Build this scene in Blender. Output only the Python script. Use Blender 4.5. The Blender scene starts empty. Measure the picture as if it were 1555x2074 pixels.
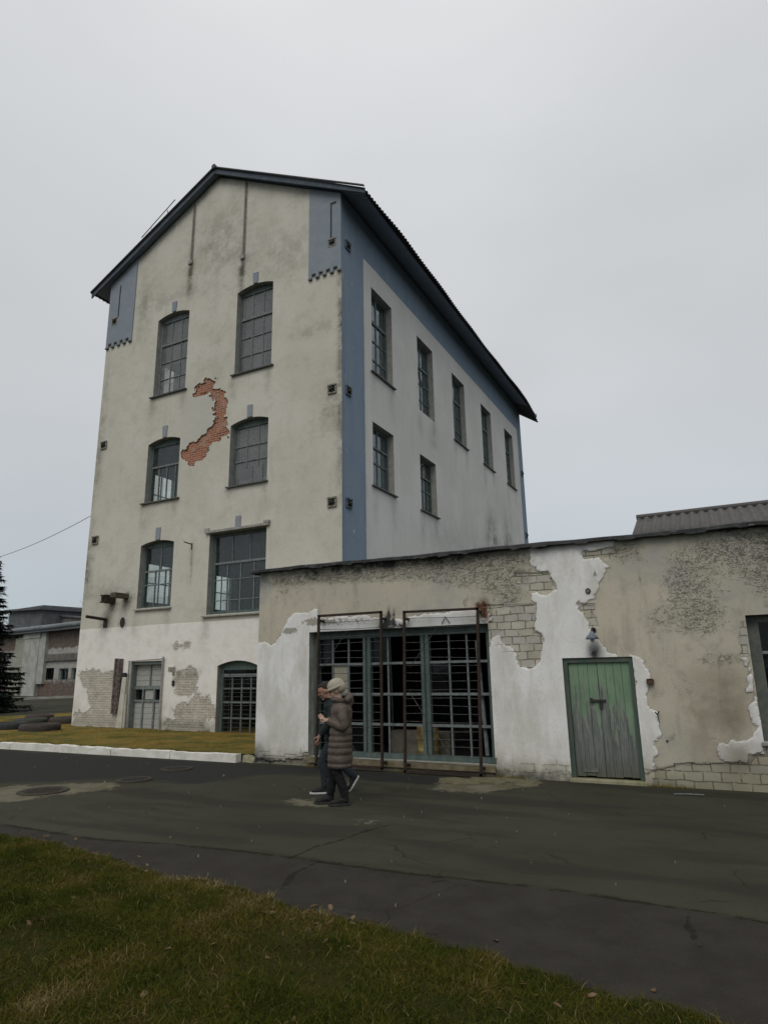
import bpy, bmesh, math, random
import numpy as np
from mathutils import Vector, Matrix, noise as mnoise
random.seed(7); rng = np.random.default_rng(7)
C = bpy.context.scene.collection
SC = bpy.context.scene

# ------------------------------------------------------------------ camera
F, PITCH, ROLL, YAW = 1309.8159815, 0.2414513733, -0.01814859600, -0.4719840968
CAM = np.array([0.0, 0.0, 1.66]); CX, CY = 777.5, 1037.0
_fw = np.array([math.sin(YAW)*math.cos(PITCH), math.cos(YAW)*math.cos(PITCH), math.sin(PITCH)])
_r = np.array([math.cos(YAW), -math.sin(YAW), 0.0]); _u = np.cross(_r, _fw)
_c, _s = math.cos(ROLL), math.sin(ROLL)
_r, _u = _c*_r + _s*_u, -_s*_r + _c*_u
cd = bpy.data.cameras.new('camera'); cam = bpy.data.objects.new('camera', cd); C.objects.link(cam)
m = Matrix.Identity(4)
for i in range(3):
    m[i][0], m[i][1], m[i][2], m[i][3] = _r[i], _u[i], -_fw[i], CAM[i]
cam.matrix_world = m
cd.sensor_fit = 'VERTICAL'; cd.sensor_height = 24; cd.lens = F/2074*24; cd.clip_end = 2000; cd.clip_start = .05
SC.camera = cam
SC.render.resolution_x = 767; SC.render.resolution_y = 1024

def ray(px, py): return ((px-CX)*_r - (py-CY)*_u + F*_fw)/F
def onY(px, py, Y): d = ray(px, py); return CAM + d*(Y/d[1])
def onX(px, py, X): d = ray(px, py); return CAM + d*(X/d[0])
def onZ(px, py, z=0.0): d = ray(px, py); return CAM + d*((z-CAM[2])/d[2])

# ------------------------------------------------------------------ world and sun
SUN_EL, SUN_AZ = math.radians(48), math.radians(172)      # azimuth clockwise from +Y : light from behind the camera
W = bpy.data.worlds.new('World'); SC.world = W; W.use_nodes = True
nt = W.node_tree; nt.nodes.clear()
o = nt.nodes.new('ShaderNodeOutputWorld'); bg = nt.nodes.new('ShaderNodeBackground')
sky = nt.nodes.new('ShaderNodeTexSky'); sky.sky_type = 'NISHITA'; sky.sun_disc = False
sky.sun_elevation = SUN_EL; sky.sun_rotation = SUN_AZ
tc = nt.nodes.new('ShaderNodeTexCoord')
sp = nt.nodes.new('ShaderNodeSeparateXYZ'); nt.links.new(tc.outputs['Generated'], sp.inputs[0])
rp = nt.nodes.new('ShaderNodeValToRGB')
cr = rp.color_ramp
cr.elements[0].position = 0.0; cr.elements[0].color = (4.5, 5.2, 5.5, 1)
cr.elements[1].position = 1.0; cr.elements[1].color = (9.4, 9.4, 9.4, 1)
for pos, col in ((.08, (4.8, 5.45, 5.8, 1)), (.22, (5.5, 5.85, 6.15, 1)), (.38, (6.0, 6.22, 6.42, 1)), (.6, (6.35, 6.58, 6.75, 1))):
    e = cr.elements.new(pos); e.color = col
nt.links.new(sp.outputs['Z'], rp.inputs[0])
mp = nt.nodes.new('ShaderNodeMapping'); mp.inputs['Scale'].default_value = (1, 1, 2.2)
nt.links.new(tc.outputs['Generated'], mp.inputs[0])
nz = nt.nodes.new('ShaderNodeTexNoise'); nz.inputs['Scale'].default_value = 1.6; nz.inputs['Detail'].default_value = 5; nz.inputs['Roughness'].default_value = .45
nt.links.new(mp.outputs[0], nz.inputs[0])
mr = nt.nodes.new('ShaderNodeMapRange'); mr.inputs[1].default_value = .3; mr.inputs[2].default_value = .7; mr.inputs[3].default_value = .90; mr.inputs[4].default_value = 1.06
nt.links.new(nz.outputs[0], mr.inputs[0])
vm = nt.nodes.new('ShaderNodeVectorMath'); vm.operation = 'SCALE'
nt.links.new(rp.outputs[0], vm.inputs[0]); nt.links.new(mr.outputs[0], vm.inputs['Scale'])
mx = nt.nodes.new('ShaderNodeMix'); mx.data_type = 'RGBA'; mx.inputs[0].default_value = .95   # thick overcast over the Nishita sky
nt.links.new(sky.outputs[0], mx.inputs[6]); nt.links.new(vm.outputs[0], mx.inputs[7])
nt.links.new(mx.outputs[2], bg.inputs[0]); bg.inputs[1].default_value = 0.10
nt.links.new(bg.outputs[0], o.inputs[0])
sd = bpy.data.lights.new('sun', 'SUN'); sd.energy = 1.05; sd.angle = math.radians(35); sd.color = (1.0, .965, .9)
so = bpy.data.objects.new('sun', sd); C.objects.link(so)
sdir = Vector((math.sin(SUN_AZ)*math.cos(SUN_EL), math.cos(SUN_AZ)*math.cos(SUN_EL), math.sin(SUN_EL)))
so.rotation_euler = sdir.to_track_quat('Z', 'Y').to_euler(); so.location = (0, -10, 40)
SC.view_settings.view_transform = 'Standard'; SC.view_settings.look = 'None'
SC.view_settings.exposure = 0.0; SC.view_settings.gamma = 1.0; SC.view_settings.use_curve_mapping = False
SC.cycles.max_bounces = 6; SC.cycles.transparent_max_bounces = 12

# ------------------------------------------------------------------ material language
class M:
    def __init__(s, name):
        s.m = bpy.data.materials.new(name); s.m.use_nodes = True; s.t = s.m.node_tree; s.t.nodes.clear()
        s.out = s.t.nodes.new('ShaderNodeOutputMaterial'); s._pos = None
    def n(s, typ, ins={}, **props):
        nd = s.t.nodes.new('ShaderNode'+typ)
        for k, v in props.items(): setattr(nd, k, v)
        for k, v in ins.items(): s.set(nd.inputs[k], v)
        return nd
    def set(s, sock, v):
        if hasattr(v, 'is_linked') or isinstance(v, bpy.types.NodeSocket): s.t.links.new(v, sock)
        elif isinstance(v, (tuple, list)) and len(v) == 3 and sock.type == 'RGBA': sock.default_value = (*v, 1)
        else: sock.default_value = v
    def pos(s):
        if s._pos is None: s._pos = s.n('TexCoord').outputs['Object']
        return s._pos
    def sep(s, v=None):
        q = s.n('SeparateXYZ', {0: v or s.pos()}); return q.outputs[0], q.outputs[1], q.outputs[2]
    def comb(s, x, y, z): return s.n('CombineXYZ', {0: x, 1: y, 2: z}).outputs[0]
    def math(s, op, a, b=0.0, c=0.0, clamp=False): return s.n('Math', {0: a, 1: b, 2: c}, operation=op, use_clamp=clamp).outputs[0]
    def add(s, a, b): return s.math('ADD', a, b)
    def mul(s, a, b): return s.math('MULTIPLY', a, b)
    def mx(s, a, b): return s.math('MAXIMUM', a, b)
    def mr(s, v, a, b, c=0.0, d=1.0, smooth=True):
        return s.n('MapRange', {0: v, 1: a, 2: b, 3: c, 4: d}, interpolation_type='SMOOTHSTEP' if smooth else 'LINEAR').outputs[0]
    def mix(s, f, a, b, blend='MIX'): return s.n('Mix', {0: f, 6: a, 7: b}, data_type='RGBA', blend_type=blend).outputs[2]
    def noise(s, sc=5.0, det=4.0, ro=.55, vec=None, stretch=None, dist=0.0):
        v = vec or s.pos()
        if stretch: v = s.n('Mapping', {0: v, 'Scale': stretch}).outputs[0]
        return s.n('TexNoise', {0: v, 'Scale': sc, 'Detail': det, 'Roughness': ro, 'Distortion': dist}).outputs[0]
    def vor(s, sc=5.0, feature='F1', vec=None, out=0, rnd=1.0):
        return s.n('TexVoronoi', {0: vec or s.pos(), 'Scale': sc, 'Randomness': rnd}, feature=feature).outputs[out]
    def ramp(s, f, els):
        r = s.n('ValToRGB', {0: f}); c = r.color_ramp
        c.elements[0].position, c.elements[0].color = els[0][0], (*els[0][1], 1)
        c.elements[1].position, c.elements[1].color = els[-1][0], (*els[-1][1], 1)
        for p, col in els[1:-1]: e = c.elements.new(p); e.color = (*col, 1)
        return r.outputs[0]
    def attr(s, name): return s.n('Attribute', attribute_name=name).outputs['Fac']
    def brick(s, vec, w, h, mortar=.01, c1=(0, 0, 0), c2=(1, 1, 1), cm=(.5, .5, .5), bias=0.0, off=.5):
        b = s.n('TexBrick', {0: vec, 'Color1': c1, 'Color2': c2, 'Mortar': cm, 'Scale': 1.0, 'Mortar Size': mortar,
                             'Mortar Smooth': .35, 'Bias': bias, 'Brick Width': w, 'Row Height': h}, offset=off)
        return b.outputs[0], b.outputs[1]
    def bump(s, h, strength=.5, dist=.02, normal=None):
        i = {'Height': h, 'Strength': strength, 'Distance': dist}
        if normal is not None: i['Normal'] = normal
        return s.n('Bump', i).outputs[0]
    def bsdf(s, col, rough=.85, normal=None, metal=0.0, spec=.3):
        i = {'Base Color': col, 'Roughness': rough, 'Metallic': metal, 'Specular IOR Level': spec}
        if normal is not None: i['Normal'] = normal
        return s.n('BsdfPrincipled', i).outputs[0]
    def done(s, sh): s.set(s.out.inputs[0], sh); return s.m

def simple(name, c1, c2, sc=6.0, rough=.8, metal=0.0, bumps=.3, stretch=None, spec=.3, det=5):
    q = M(name); n1 = q.noise(sc, det, .6, stretch=stretch)
    f = q.mr(n1, .32, .68)
    return q.done(q.bsdf(q.mix(f, c1, c2), rough, q.bump(n1, bumps, .01), metal, spec))

# ------------------------------------------------------------------ mesh language
class MB:
    """collects shapes; local frame: u along U, z up, d outward along N"""
    def __init__(s, O=(0, 0, 0), U=(1, 0, 0), N=(0, -1, 0)):
        s.v, s.f, s.mi, s.cur = [], [], [], 0
        s.O, s.U, s.N = Vector(O), Vector(U), Vector(N)
    def P(s, u, z, d=0.0): return s.O + s.U*u + s.N*d + Vector((0, 0, z))
    def addv(s, pts): b = len(s.v); s.v += [tuple(p) for p in pts]; return b
    def face(s, idx): s.f.append(tuple(idx)); s.mi.append(s.cur)
    def hexa(s, p):
        b = s.addv(p)
        for q in ((0, 3, 2, 1), (4, 5, 6, 7), (0, 1, 5, 4), (1, 2, 6, 5), (2, 3, 7, 6), (3, 0, 4, 7)): s.face([b+i for i in q])
    def box(s, u0, u1, z0, z1, d0, d1):
        s.hexa([s.P(u0, z0, d0), s.P(u1, z0, d0), s.P(u1, z0, d1), s.P(u0, z0, d1),
                s.P(u0, z1, d0), s.P(u1, z1, d0), s.P(u1, z1, d1), s.P(u0, z1, d1)])
    def quadbox(s, q, d0, d1):                        # q: four (u,z)
        s.hexa([s.P(q[i][0], q[i][1], d0) for i in range(4)]+[s.P(q[i][0], q[i][1], d1) for i in range(4)])
    def prism(s, poly, d0, d1):
        n = len(poly); a = s.addv([s.P(x, z, d0) for x, z in poly]); b = s.addv([s.P(x, z, d1) for x, z in poly])
        s.face(range(a, a+n)); s.face(range(b+n-1, b-1, -1))
        for i in range(n): j = (i+1) % n; s.face((a+i, b+i, b+j, a+j))
    def tube(s, pts, r, n=8, cap=True):
        pts = [Vector(p) for p in pts]; R = r if isinstance(r, (list, tuple)) else [r]*len(pts); rings = []
        up = Vector((0, 0, 1)); prev = None
        for i, p in enumerate(pts):
            t = (pts[min(i+1, len(pts)-1)]-pts[max(i-1, 0)]).normalized()
            if prev is None:
                a = t.cross(up)
                if a.length < .1: a = t.cross(Vector((1, 0, 0)))
            else: a = prev - t*prev.dot(t)
            a.normalize(); prev = a; b = t.cross(a)
            rr = R[i]; rx, ry = rr if isinstance(rr, tuple) else (rr, rr)
            rings.append(s.addv([p + a*math.cos(2*math.pi*k/n)*rx + b*math.sin(2*math.pi*k/n)*ry for k in range(n)]))
        for i in range(len(rings)-1):
            for k in range(n):
                j = (k+1) % n; s.face((rings[i]+k, rings[i]+j, rings[i+1]+j, rings[i+1]+k))
        if cap: s.face([rings[0]+k for k in range(n)][::-1]); s.face([rings[-1]+k for k in range(n)])
    def loft(s, rings, n=24):
        """rings of (centre, rx, ry, [tilt]) stacked, x-axis/y-axis aligned"""
        ids = []
        for rg in rings:
            c, rx, ry = rg[:3]; tl = rg[3] if len(rg) > 3 else 0
            ids.append(s.addv([Vector(c)+Vector((math.cos(2*math.pi*k/n)*rx, math.sin(2*math.pi*k/n)*ry, math.cos(2*math.pi*k/n)*rx*tl)) for k in range(n)]))
        for i in range(len(ids)-1):
            for k in range(n):
                j = (k+1) % n; s.face((ids[i]+k, ids[i]+j, ids[i+1]+j, ids[i+1]+k))
        s.face([ids[0]+k for k in range(n)][::-1]); s.face([ids[-1]+k for k in range(n)])
    def lathe(s, c, prof, n=32, axis='Z'):
        c = Vector(c); ids = []
        for r, h in prof:
            ring = []
            for k in range(n):
                a = 2*math.pi*k/n; x, y = math.cos(a)*r, math.sin(a)*r
                ring.append(c+(Vector((x, y, h)) if axis == 'Z' else Vector((x, h, y))))
            ids.append(s.addv(ring))
        for i in range(len(ids)-1):
            for k in range(n): j = (k+1) % n; s.face((ids[i]+k, ids[i]+j, ids[i+1]+j, ids[i+1]+k))
        s.face([ids[0]+k for k in range(n)][::-1]); s.face([ids[-1]+k for k in range(n)])
    def build(s, name, mats, parent=None, smooth=False, bevel=0.0, fix=True):
        me = bpy.data.meshes.new(name); me.from_pydata(s.v, [], s.f); me.update()
        return finish(me, name, mats, parent, smooth, s.mi, bevel, fix)

def finish(me, name, mats, parent=None, smooth=False, mi=None, bevel=0.0, fix=True):
    if not isinstance(mats, (list, tuple)): mats = [mats]
    for q in mats: me.materials.append(q)
    if mi is not None and len(mats) > 1: me.polygons.foreach_set('material_index', list(mi))
    if fix:
        bm = bmesh.new(); bm.from_mesh(me); bmesh.ops.recalc_face_normals(bm, faces=bm.faces); bm.to_mesh(me); bm.free()
    if smooth: me.polygons.foreach_set('use_smooth', [True]*len(me.polygons))
    o = bpy.data.objects.new(name, me); C.objects.link(o)
    if parent is not None:
        o.parent = parent
        w = Vector((0, 0, 0)); q = parent
        while q: w += q.location; q = q.parent
        o.location = -w
    if bevel:
        b = o.modifiers.new('bevel', 'BEVEL'); b.width = bevel; b.segments = 2; b.limit_method = 'ANGLE'
    return o
def empty(name, loc=(0, 0, 0), label=None, cat=None, group=None):
    o = bpy.data.objects.new(name, None); C.objects.link(o); o.location = loc; o.empty_display_size = .2
    return tag(o, label, cat, group)
def tag(o, label=None, cat=None, group=None, kind=None):
    if label: o['label'] = label
    if cat: o['category'] = cat
    if group: o['group'] = group
    if kind: o['kind'] = kind
    return o

def sdf(P, poly):
    """signed distance of the points P (n,2) to a polygon, positive inside"""
    poly = np.asarray(poly, float); n = len(poly); d = np.full(len(P), 1e9); ins = np.zeros(len(P), bool)
    for i in range(n):
        a, b = poly[i], poly[(i+1) % n]; ab = b-a; L = max(ab@ab, 1e-12)
        t = np.clip(((P-a)@ab)/L, 0, 1); q = a+t[:, None]*ab
        d = np.minimum(d, np.hypot(P[:, 0]-q[:, 0], P[:, 1]-q[:, 1]))
        c = (a[1] > P[:, 1]) != (b[1] > P[:, 1])
        with np.errstate(divide='ignore', invalid='ignore'):
            xx = (b[0]-a[0])*(P[:, 1]-a[1])/(b[1]-a[1])+a[0]
        ins ^= c & (P[:, 0] < xx)
    return np.where(ins, d, -d)
def sdf_any(P, polys): return np.max([sdf(P, q) for q in polys], axis=0)
def pline(P, pts):
    d = np.full(len(P), 1e9)
    for a, b in zip(pts[:-1], pts[1:]):
        a, b = np.array(a, float), np.array(b, float); ab = b-a; L = max(ab@ab, 1e-12)
        t = np.clip(((P-a)@ab)/L, 0, 1); q = a+t[:, None]*ab
        d = np.minimum(d, np.hypot(P[:, 0]-q[:, 0], P[:, 1]-q[:, 1]))
    return d
def blobs(P, L):
    s = np.zeros(len(P))
    for u, z, su, sz, a in L: s += a*np.exp(-((P[:, 0]-u)/su)**2-((P[:, 1]-z)/sz)**2)
    return s

def vnoise(P, sc, seed=0):
    Q = np.asarray(P, float)*sc+seed*17.31; i = np.floor(Q).astype(np.int64); f = Q-i; f = f*f*(3-2*f)
    def h(a, b):
        n = (a*374761393+b*668265263+seed*1274126177) & 0xffffffff; n = ((n ^ (n >> 13))*1274126177) & 0xffffffff; return ((n ^ (n >> 16)) & 0xffff)/65535.0
    x, y = i[:, 0], i[:, 1]; a = h(x, y)*(1-f[:, 0])+h(x+1, y)*f[:, 0]; b = h(x, y+1)*(1-f[:, 0])+h(x+1, y+1)*f[:, 0]
    return a*(1-f[:, 1])+b*f[:, 1]
def fbm(P, sc, seed=0, o=4):
    s = 0; t = 0
    for k in range(o): s = s+vnoise(P, sc*2**k, seed+k)*.6**k; t += .6**k
    return s/t-.5
def op(u0, u1, z0, z1, rise=0.0): return dict(u0=u0, u1=u1, z0=z0, z1=z1, rise=rise)
def optop(w, u):
    m = (w['u0']+w['u1'])/2; h = (w['u1']-w['u0'])/2
    return w['z1']+w['rise']*(1-((u-m)/h)**2)
def wall(name, mats, O, U, N, u0, u1, zb, zt, step, ops, attrs=None, thick=.35, parent=None, zstep=None, extra=(), fine=None, disp=None):
    """a wall with real openings, reveals and an inner face; mats = outer, reveal, inner"""
    mb = MB(O, U, N); zstep = zstep or step
    bp = set(np.round(np.linspace(u0, u1, max(2, int((u1-u0)/step)+1)), 4).tolist()) | set(extra)
    if fine: bp |= set(np.round(np.arange(fine[0], fine[1], fine[4]), 4).tolist())
    for w in ops:
        bp |= {w['u0'], w['u1']}
        if w['rise']: bp |= set(np.linspace(w['u0'], w['u1'], 13).tolist())
    bp = sorted(b for b in bp if u0-1e-6 <= b <= u1+1e-6)
    uz = []
    for ring, d, zs, cur in (('o', 0, zstep, 0), ('i', -thick, 3.0, 2)):
        mb.cur = cur
        for a, b in zip(bp[:-1], bp[1:]):
            if b-a < 1e-4: continue
            mid = (a+b)/2; ws = sorted([w for w in ops if w['u0'] < mid < w['u1']], key=lambda w: w['z0'])
            edges = [zb]+sum([[(lambda u, w=w: w['z0']), (lambda u, w=w: optop(w, u))] for w in ws], [])+[zt]
            for k in range(0, len(edges), 2):
                A, B = edges[k], edges[k+1]; n = max(1, int(math.ceil((B(mid)-A(mid))/zs)))
                if B(mid)-A(mid) < 1e-3: continue
                base = len(mb.v); za, zb_ = A(mid), B(mid); ts = [i/n for i in range(n+1)]
                if fine and cur == 0 and fine[0] < mid < fine[1]:
                    ts = sorted(set([round(t, 5) for t in ts if not fine[2] < za+(zb_-za)*t < fine[3]]+[round((q-za)/(zb_-za), 5) for q in np.arange(fine[2], fine[3], fine[4]) if za < q < zb_]+[0.0, 1.0])); n = len(ts)-1
                for t in ts:
                    for uu in (a, b):
                        z = A(uu)+(B(uu)-A(uu))*t; mb.v.append(tuple(mb.P(uu, z, d))); uz.append((uu, z, cur))
                for i in range(n):
                    q = base+2*i; mb.face((q, q+1, q+3, q+2) if cur == 0 else (q, q+2, q+3, q+1))
    mb.cur = 1
    for w in ops:
        us = np.linspace(w['u0'], w['u1'], 13) if w['rise'] else [w['u0'], w['u1']]
        loop = [(w['u0'], w['z0']), (w['u1'], w['z0'])]+[(float(u), float(optop(w, u))) for u in list(us)[::-1]]
        for (a, za), (b, z2) in zip(loop, loop[1:]+loop[:1]):
            k = mb.addv([mb.P(a, za, 0), mb.P(b, z2, 0), mb.P(b, z2, -thick), mb.P(a, za, -thick)])
            uz += [(a, za, 1), (b, z2, 1), (b, z2, 1), (a, za, 1)]; mb.face((k, k+1, k+2, k+3))
    ob = mb.build(name, mats, parent, fix=False)
    if attrs:
        arr = np.array(uz); P = arr[:, :2]; outer = arr[:, 2] == 0
        AT = attrs(P)
        if disp:                                                  # real relief of the outer face
            co = np.array(mb.v); dd = np.where(outer, disp(P, AT), 0.0); co += dd[:, None]*np.array(mb.N)[None, :]
            ob.data.vertices.foreach_set('co', co.reshape(-1)); ob.data.update()
        for k, v in AT.items():
            v = np.where(outer, v, -5.0 if k[0] == 's' else 0.0)
            at = ob.data.attributes.new(k, 'FLOAT', 'POINT'); at.data.foreach_set('value', v.astype(np.float32))
    return ob

# ------------------------------------------------------------------ shared materials
def px2(crop, pts, Y, ax=(0, 2)):
    """points of an enlarged crop (x0, y0, scale) put on the plane y=Y"""
    x0, y0, s = crop
    return [tuple(onY(x0+x/s, y0+y/s, Y)[list(ax)]) for x, y in pts]
YT, YA, XL, XR, YB = 15.2, 10.55, -19.5, -9.08, 35.6

def grime_mix(q, col, dark, amt=1.0, sc=3.0):
    g = q.attr('grime'); n1 = q.noise(sc, 6, .65); n2 = q.noise(14, 5, .7)
    f = q.mul(g, q.add(q.mr(n1, .3, .62), q.mul(q.mr(n2, .4, .7), .35)))
    return q.mix(q.math('MULTIPLY', f, amt, clamp=True), col, dark)

def mat_front():
    q = M('cream_plaster_front'); x, y, z = q.sep()
    n1 = q.noise(.55, 5, .6); n2 = q.noise(2.6, 6, .65); n3 = q.noise(1.1, 6, .7, stretch=(3.0, 1, .35)); n4 = q.noise(38, 3, .6)
    cream = q.mix(q.mr(n1, .35, .65), (.535, .51, .43), (.585, .563, .49))
    cream = q.mix(q.mul(q.mr(n2, .45, .75), .5), cream, (.42, .40, .325))
    cream = q.mix(q.mul(q.mr(n3, .52, .8), .45), cream, (.42, .405, .325))
    cream = q.mix(q.mul(q.mr(q.noise(9, 6, .7), .62, .78), .35), cream, (.30, .29, .24))
    rep = q.mr(q.add(q.attr('srep'), q.mul(q.math('SUBTRACT', q.noise(6, 4, .6), .5), .12)), -.03, .05)
    cream = q.mix(q.mul(rep, .7), cream, (.50, .49, .44))
    # whitewashed base
    zb = q.add(z, q.mul(q.math('SUBTRACT', q.noise(2.2, 3, .5), .5), .05))
    base = q.mr(zb, 3.225, 3.205)
    wn = q.noise(3.5, 6, .62); wash = q.mix(q.mr(wn, .4, .75), (.78, .745, .70), (.68, .645, .585))
    wash = q.mix(q.mul(q.mr(z, 1.6, .1), q.mr(q.noise(2.0, 5, .7), .35, .7)), wash, (.50, .465, .40))
    wash = q.mix(q.mul(q.mr(z, .45, .0), .55), wash, (.36, .345, .27))
    v = q.comb(x, z, 0.0)
    bc, bf = q.brick(v, .235, .072, .011)
    bf = q.mul(bf, q.mr(q.noise(5, 5, .7), .35, .65)); seam = q.mix(q.mul(bf, .30), q.mix(q.mr(q.math('ADD', n4, q.mul(bc, .5)), .35, 1.0), (.43, .385, .32), (.54, .495, .425)), (.30, .27, .22)); seam = q.mix(q.mr(q.noise(5.5, 6, .75), .54, .64), seam, (.57, .53, .47)); seam = q.mix(q.mul(q.mr(q.noise(2.3, 5, .7), .5, .7), .5), seam, (.25, .225, .18))
    sb = q.add(q.attr('sbrick'), q.add(q.mul(q.math('SUBTRACT', q.noise(4.0, 8, .75), .5), .75), q.mul(q.math('SUBTRACT', bc, .5), .05)))
    sbf = q.mr(sb, -.04, .08)
    wash = q.mix(sbf, wash, seam)
    col = q.mix(base, cream, wash)
    # the fallen plaster showing orange brick
    c2, f2 = q.brick(v, .25, .077, .012)
    pn = q.math('SUBTRACT', q.noise(7, 5, .6), .5)
    ps = q.add(q.attr('spatch'), q.mul(pn, .025))
    pf = q.mr(ps, -.012, .012)
    ob = q.ramp(c2, [(0, (.22, .07, .035)), (.35, (.38, .12, .055)), (.7, (.30, .095, .045)), (1, (.44, .17, .085))])
    ob = q.mix(q.mul(q.mr(q.noise(22, 4, .6), .5, .75), .5), ob, (.24, .12, .08))
    ob = q.mix(q.mul(q.mr(q.noise(3.1, 4, .6), .5, .7), .55), ob, (.44, .33, .26))
    orange = q.mix(f2, ob, (.40, .34, .28))
    col = q.mix(pf, col, orange)
    rim = q.mul(q.mr(ps, -.012, 0), q.mr(ps, .035, .0))
    col = q.mix(q.mul(rim, .6), col, (.12, .08, .06))  # recess shade put into the colour along the patch edge
    col = grime_mix(q, col, (.115, .11, .085), .9, 2.6)
    h = q.add(q.mul(q.math('SUBTRACT', 1.0, pf), 1.0), q.add(q.mul(n4, .08), q.mul(q.noise(6, 5, .7), .22)))
    h = q.add(h, q.mul(q.mul(f2, pf), -.35))
    h = q.add(h, q.mul(q.mul(sbf, base), q.add(q.mul(bf, -.5), -.35)))
    h = q.add(h, q.mul(base, .15))
    return q.done(q.bsdf(col, .9, q.bump(h, 1.0, .045), spec=.15))

def mat_side():
    q = M('grey_plaster_side'); x, y, z = q.sep()
    n1 = q.noise(.5, 5, .6); n3 = q.noise(1.2, 6, .7, stretch=(1, 2.6, .3)); n4 = q.noise(40, 3, .6)
    col = q.mix(q.mr(n1, .35, .65), (.55, .54, .515), (.61, .60, .575))
    col = q.mix(q.mul(q.mr(n3, .5, .8), .45), col, (.46, .435, .37))
    bl = q.mix(q.mr(q.noise(1.6, 6, .7, stretch=(1, 1.6, .5)), .3, .7), (.17, .235, .305), (.215, .26, .32))
    f = q.mr(q.add(q.attr('sblue'), q.mul(q.math('SUBTRACT', q.noise(3, 5, .7), .5), .05)), -.008, .008); f = q.mul(f, q.mr(q.noise(4.5, 6, .75, stretch=(1, 1, .5)), .70, .62))
    col = q.mix(f, col, bl)
    col = grime_mix(q, col, (.11, .105, .095), .85, 1.6)
    h = q.add(q.mul(n4, .12), q.mul(q.noise(5, 5, .7), .25)); h = q.add(h, q.mul(f, .4))
    return q.done(q.bsdf(col, .88, q.bump(h, .6, .02), spec=.2))
MAT_FRONT, MAT_SIDE = mat_front(), mat_side()
MAT_REVEAL = simple('reveal_plaster', (.30, .30, .28), (.22, .22, .20), 5)
MAT_REVEAL_SIDE = simple('reveal_plaster_pale', (.36, .35, .33), (.28, .27, .24), 5)
MAT_INNER = simple('inner_wall_paint', (.20, .21, .20), (.13, .14, .13), 1.5)
MAT_FLOOR_IN = simple('inner_concrete_floor', (.12, .12, .115), (.08, .08, .075), 2)
MAT_BLUE = simple('blue_grey_paint', (.205, .24, .28), (.245, .27, .30), 3, bumps=.25)
MAT_BLUE2 = simple('faded_blue_grey_paint', (.27, .285, .31), (.23, .25, .27), 6, bumps=.25)
MAT_TEAL = simple('worn_teal_paint', (.065, .095, .088), (.11, .14, .128), 9, .7, stretch=(1, 1, .3))
MAT_TEAL_L = simple('chalky_teal_paint', (.14, .19, .18), (.085, .115, .11), 14, .75, stretch=(1, 1, .2))
MAT_MUNTIN = simple('weathered_grey_paint', (.20, .225, .22), (.12, .135, .135), 16, .75)
MAT_DARKWOOD = simple('dark_old_wood', (.035, .034, .034), (.06, .058, .055), 12, .9, stretch=(1, 1, .15))
MAT_SILL = simple('dark_tin_sill', (.07, .075, .075), (.12, .12, .11), 8, .7)
MAT_RUST = simple('dark_rust', (.022, .017, .014), (.046, .029, .021), 16, .85, bumps=.6)
MAT_RUST_L = simple('brown_rust', (.07, .04, .028), (.12, .07, .045), 22, .85, bumps=.6)
MAT_WIRE = simple('dull_wire', (.10, .105, .10), (.035, .034, .033), 20, .6, .3)
MAT_IRON = simple('blackened_iron', (.028, .028, .03), (.055, .05, .045), 18, .7, .2)
MAT_SOFFIT = simple('dark_blue_boards', (.22, .27, .33), (.17, .215, .27), 3, .85, stretch=(1, 6, 1))
MAT_CONC = simple('weathered_concrete', (.34, .33, .30), (.24, .235, .21), 7, .9, bumps=.6)

def mat_glass(name, dust, dustcol, see=.95, refl=1.0):
    q = M(name)
    n1 = q.noise(1.7, 5, .65); n2 = q.noise(12, 5, .7)
    tr = q.n('BsdfTransparent', {0: (see*.985, see, see*.975)}).outputs[0]
    gl = q.n('BsdfGlossy', {'Color': (.9, .95, 1.0), 'Roughness': .06, 'Normal': q.bump(q.noise(2.2, 2, .5), .25, .02)}).outputs[0]
    fr = q.add(q.mul(q.math('POWER', q.n('LayerWeight', {'Blend': .5}).outputs['Facing'], 5.0), .9), .045)
    a = q.n('MixShader', {0: q.math('MULTIPLY', fr, 1.1*refl, clamp=True), 1: tr, 2: gl}).outputs[0]
    df = q.n('BsdfDiffuse', {0: q.mix(n2, dustcol, tuple(c*.6 for c in dustcol))}).outputs[0]
    x, y, z = q.sep(); cell = q.comb(q.math('FLOOR', q.mul(x, 2.15)), q.math('FLOOR', q.mul(y, 2.0)), q.math('FLOOR', q.mul(z, 1.45)))
    wn = q.n('TexWhiteNoise', {0: cell}).outputs[0]
    f = q.math('ADD', dust*.62, q.add(q.mul(q.math('SUBTRACT', q.mr(n1, .3, .7), .5), dust*.35), q.mul(q.math('SUBTRACT', wn, .6), .25*min(1, dust*3))), clamp=True)
    return q.done(q.n('MixShader', {0: f, 1: a, 2: df}).outputs[0])
MAT_GLASS_UP = mat_glass('dusty_window_glass', .86, (.30, .31, .31))
MAT_GLASS_LOW = mat_glass('grimy_clear_glass', .30, (.10, .11, .105))
MAT_GLASS_SIDE = mat_glass('side_window_glass', .42, (.12, .15, .165), refl=1.5)
MAT_GLASS_DARK = mat_glass('dark_room_glass', .10, (.05, .055, .055), refl=.25)

G_CLR = mat_glass('clear_glass', .04, (.2, .2, .2))

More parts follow.
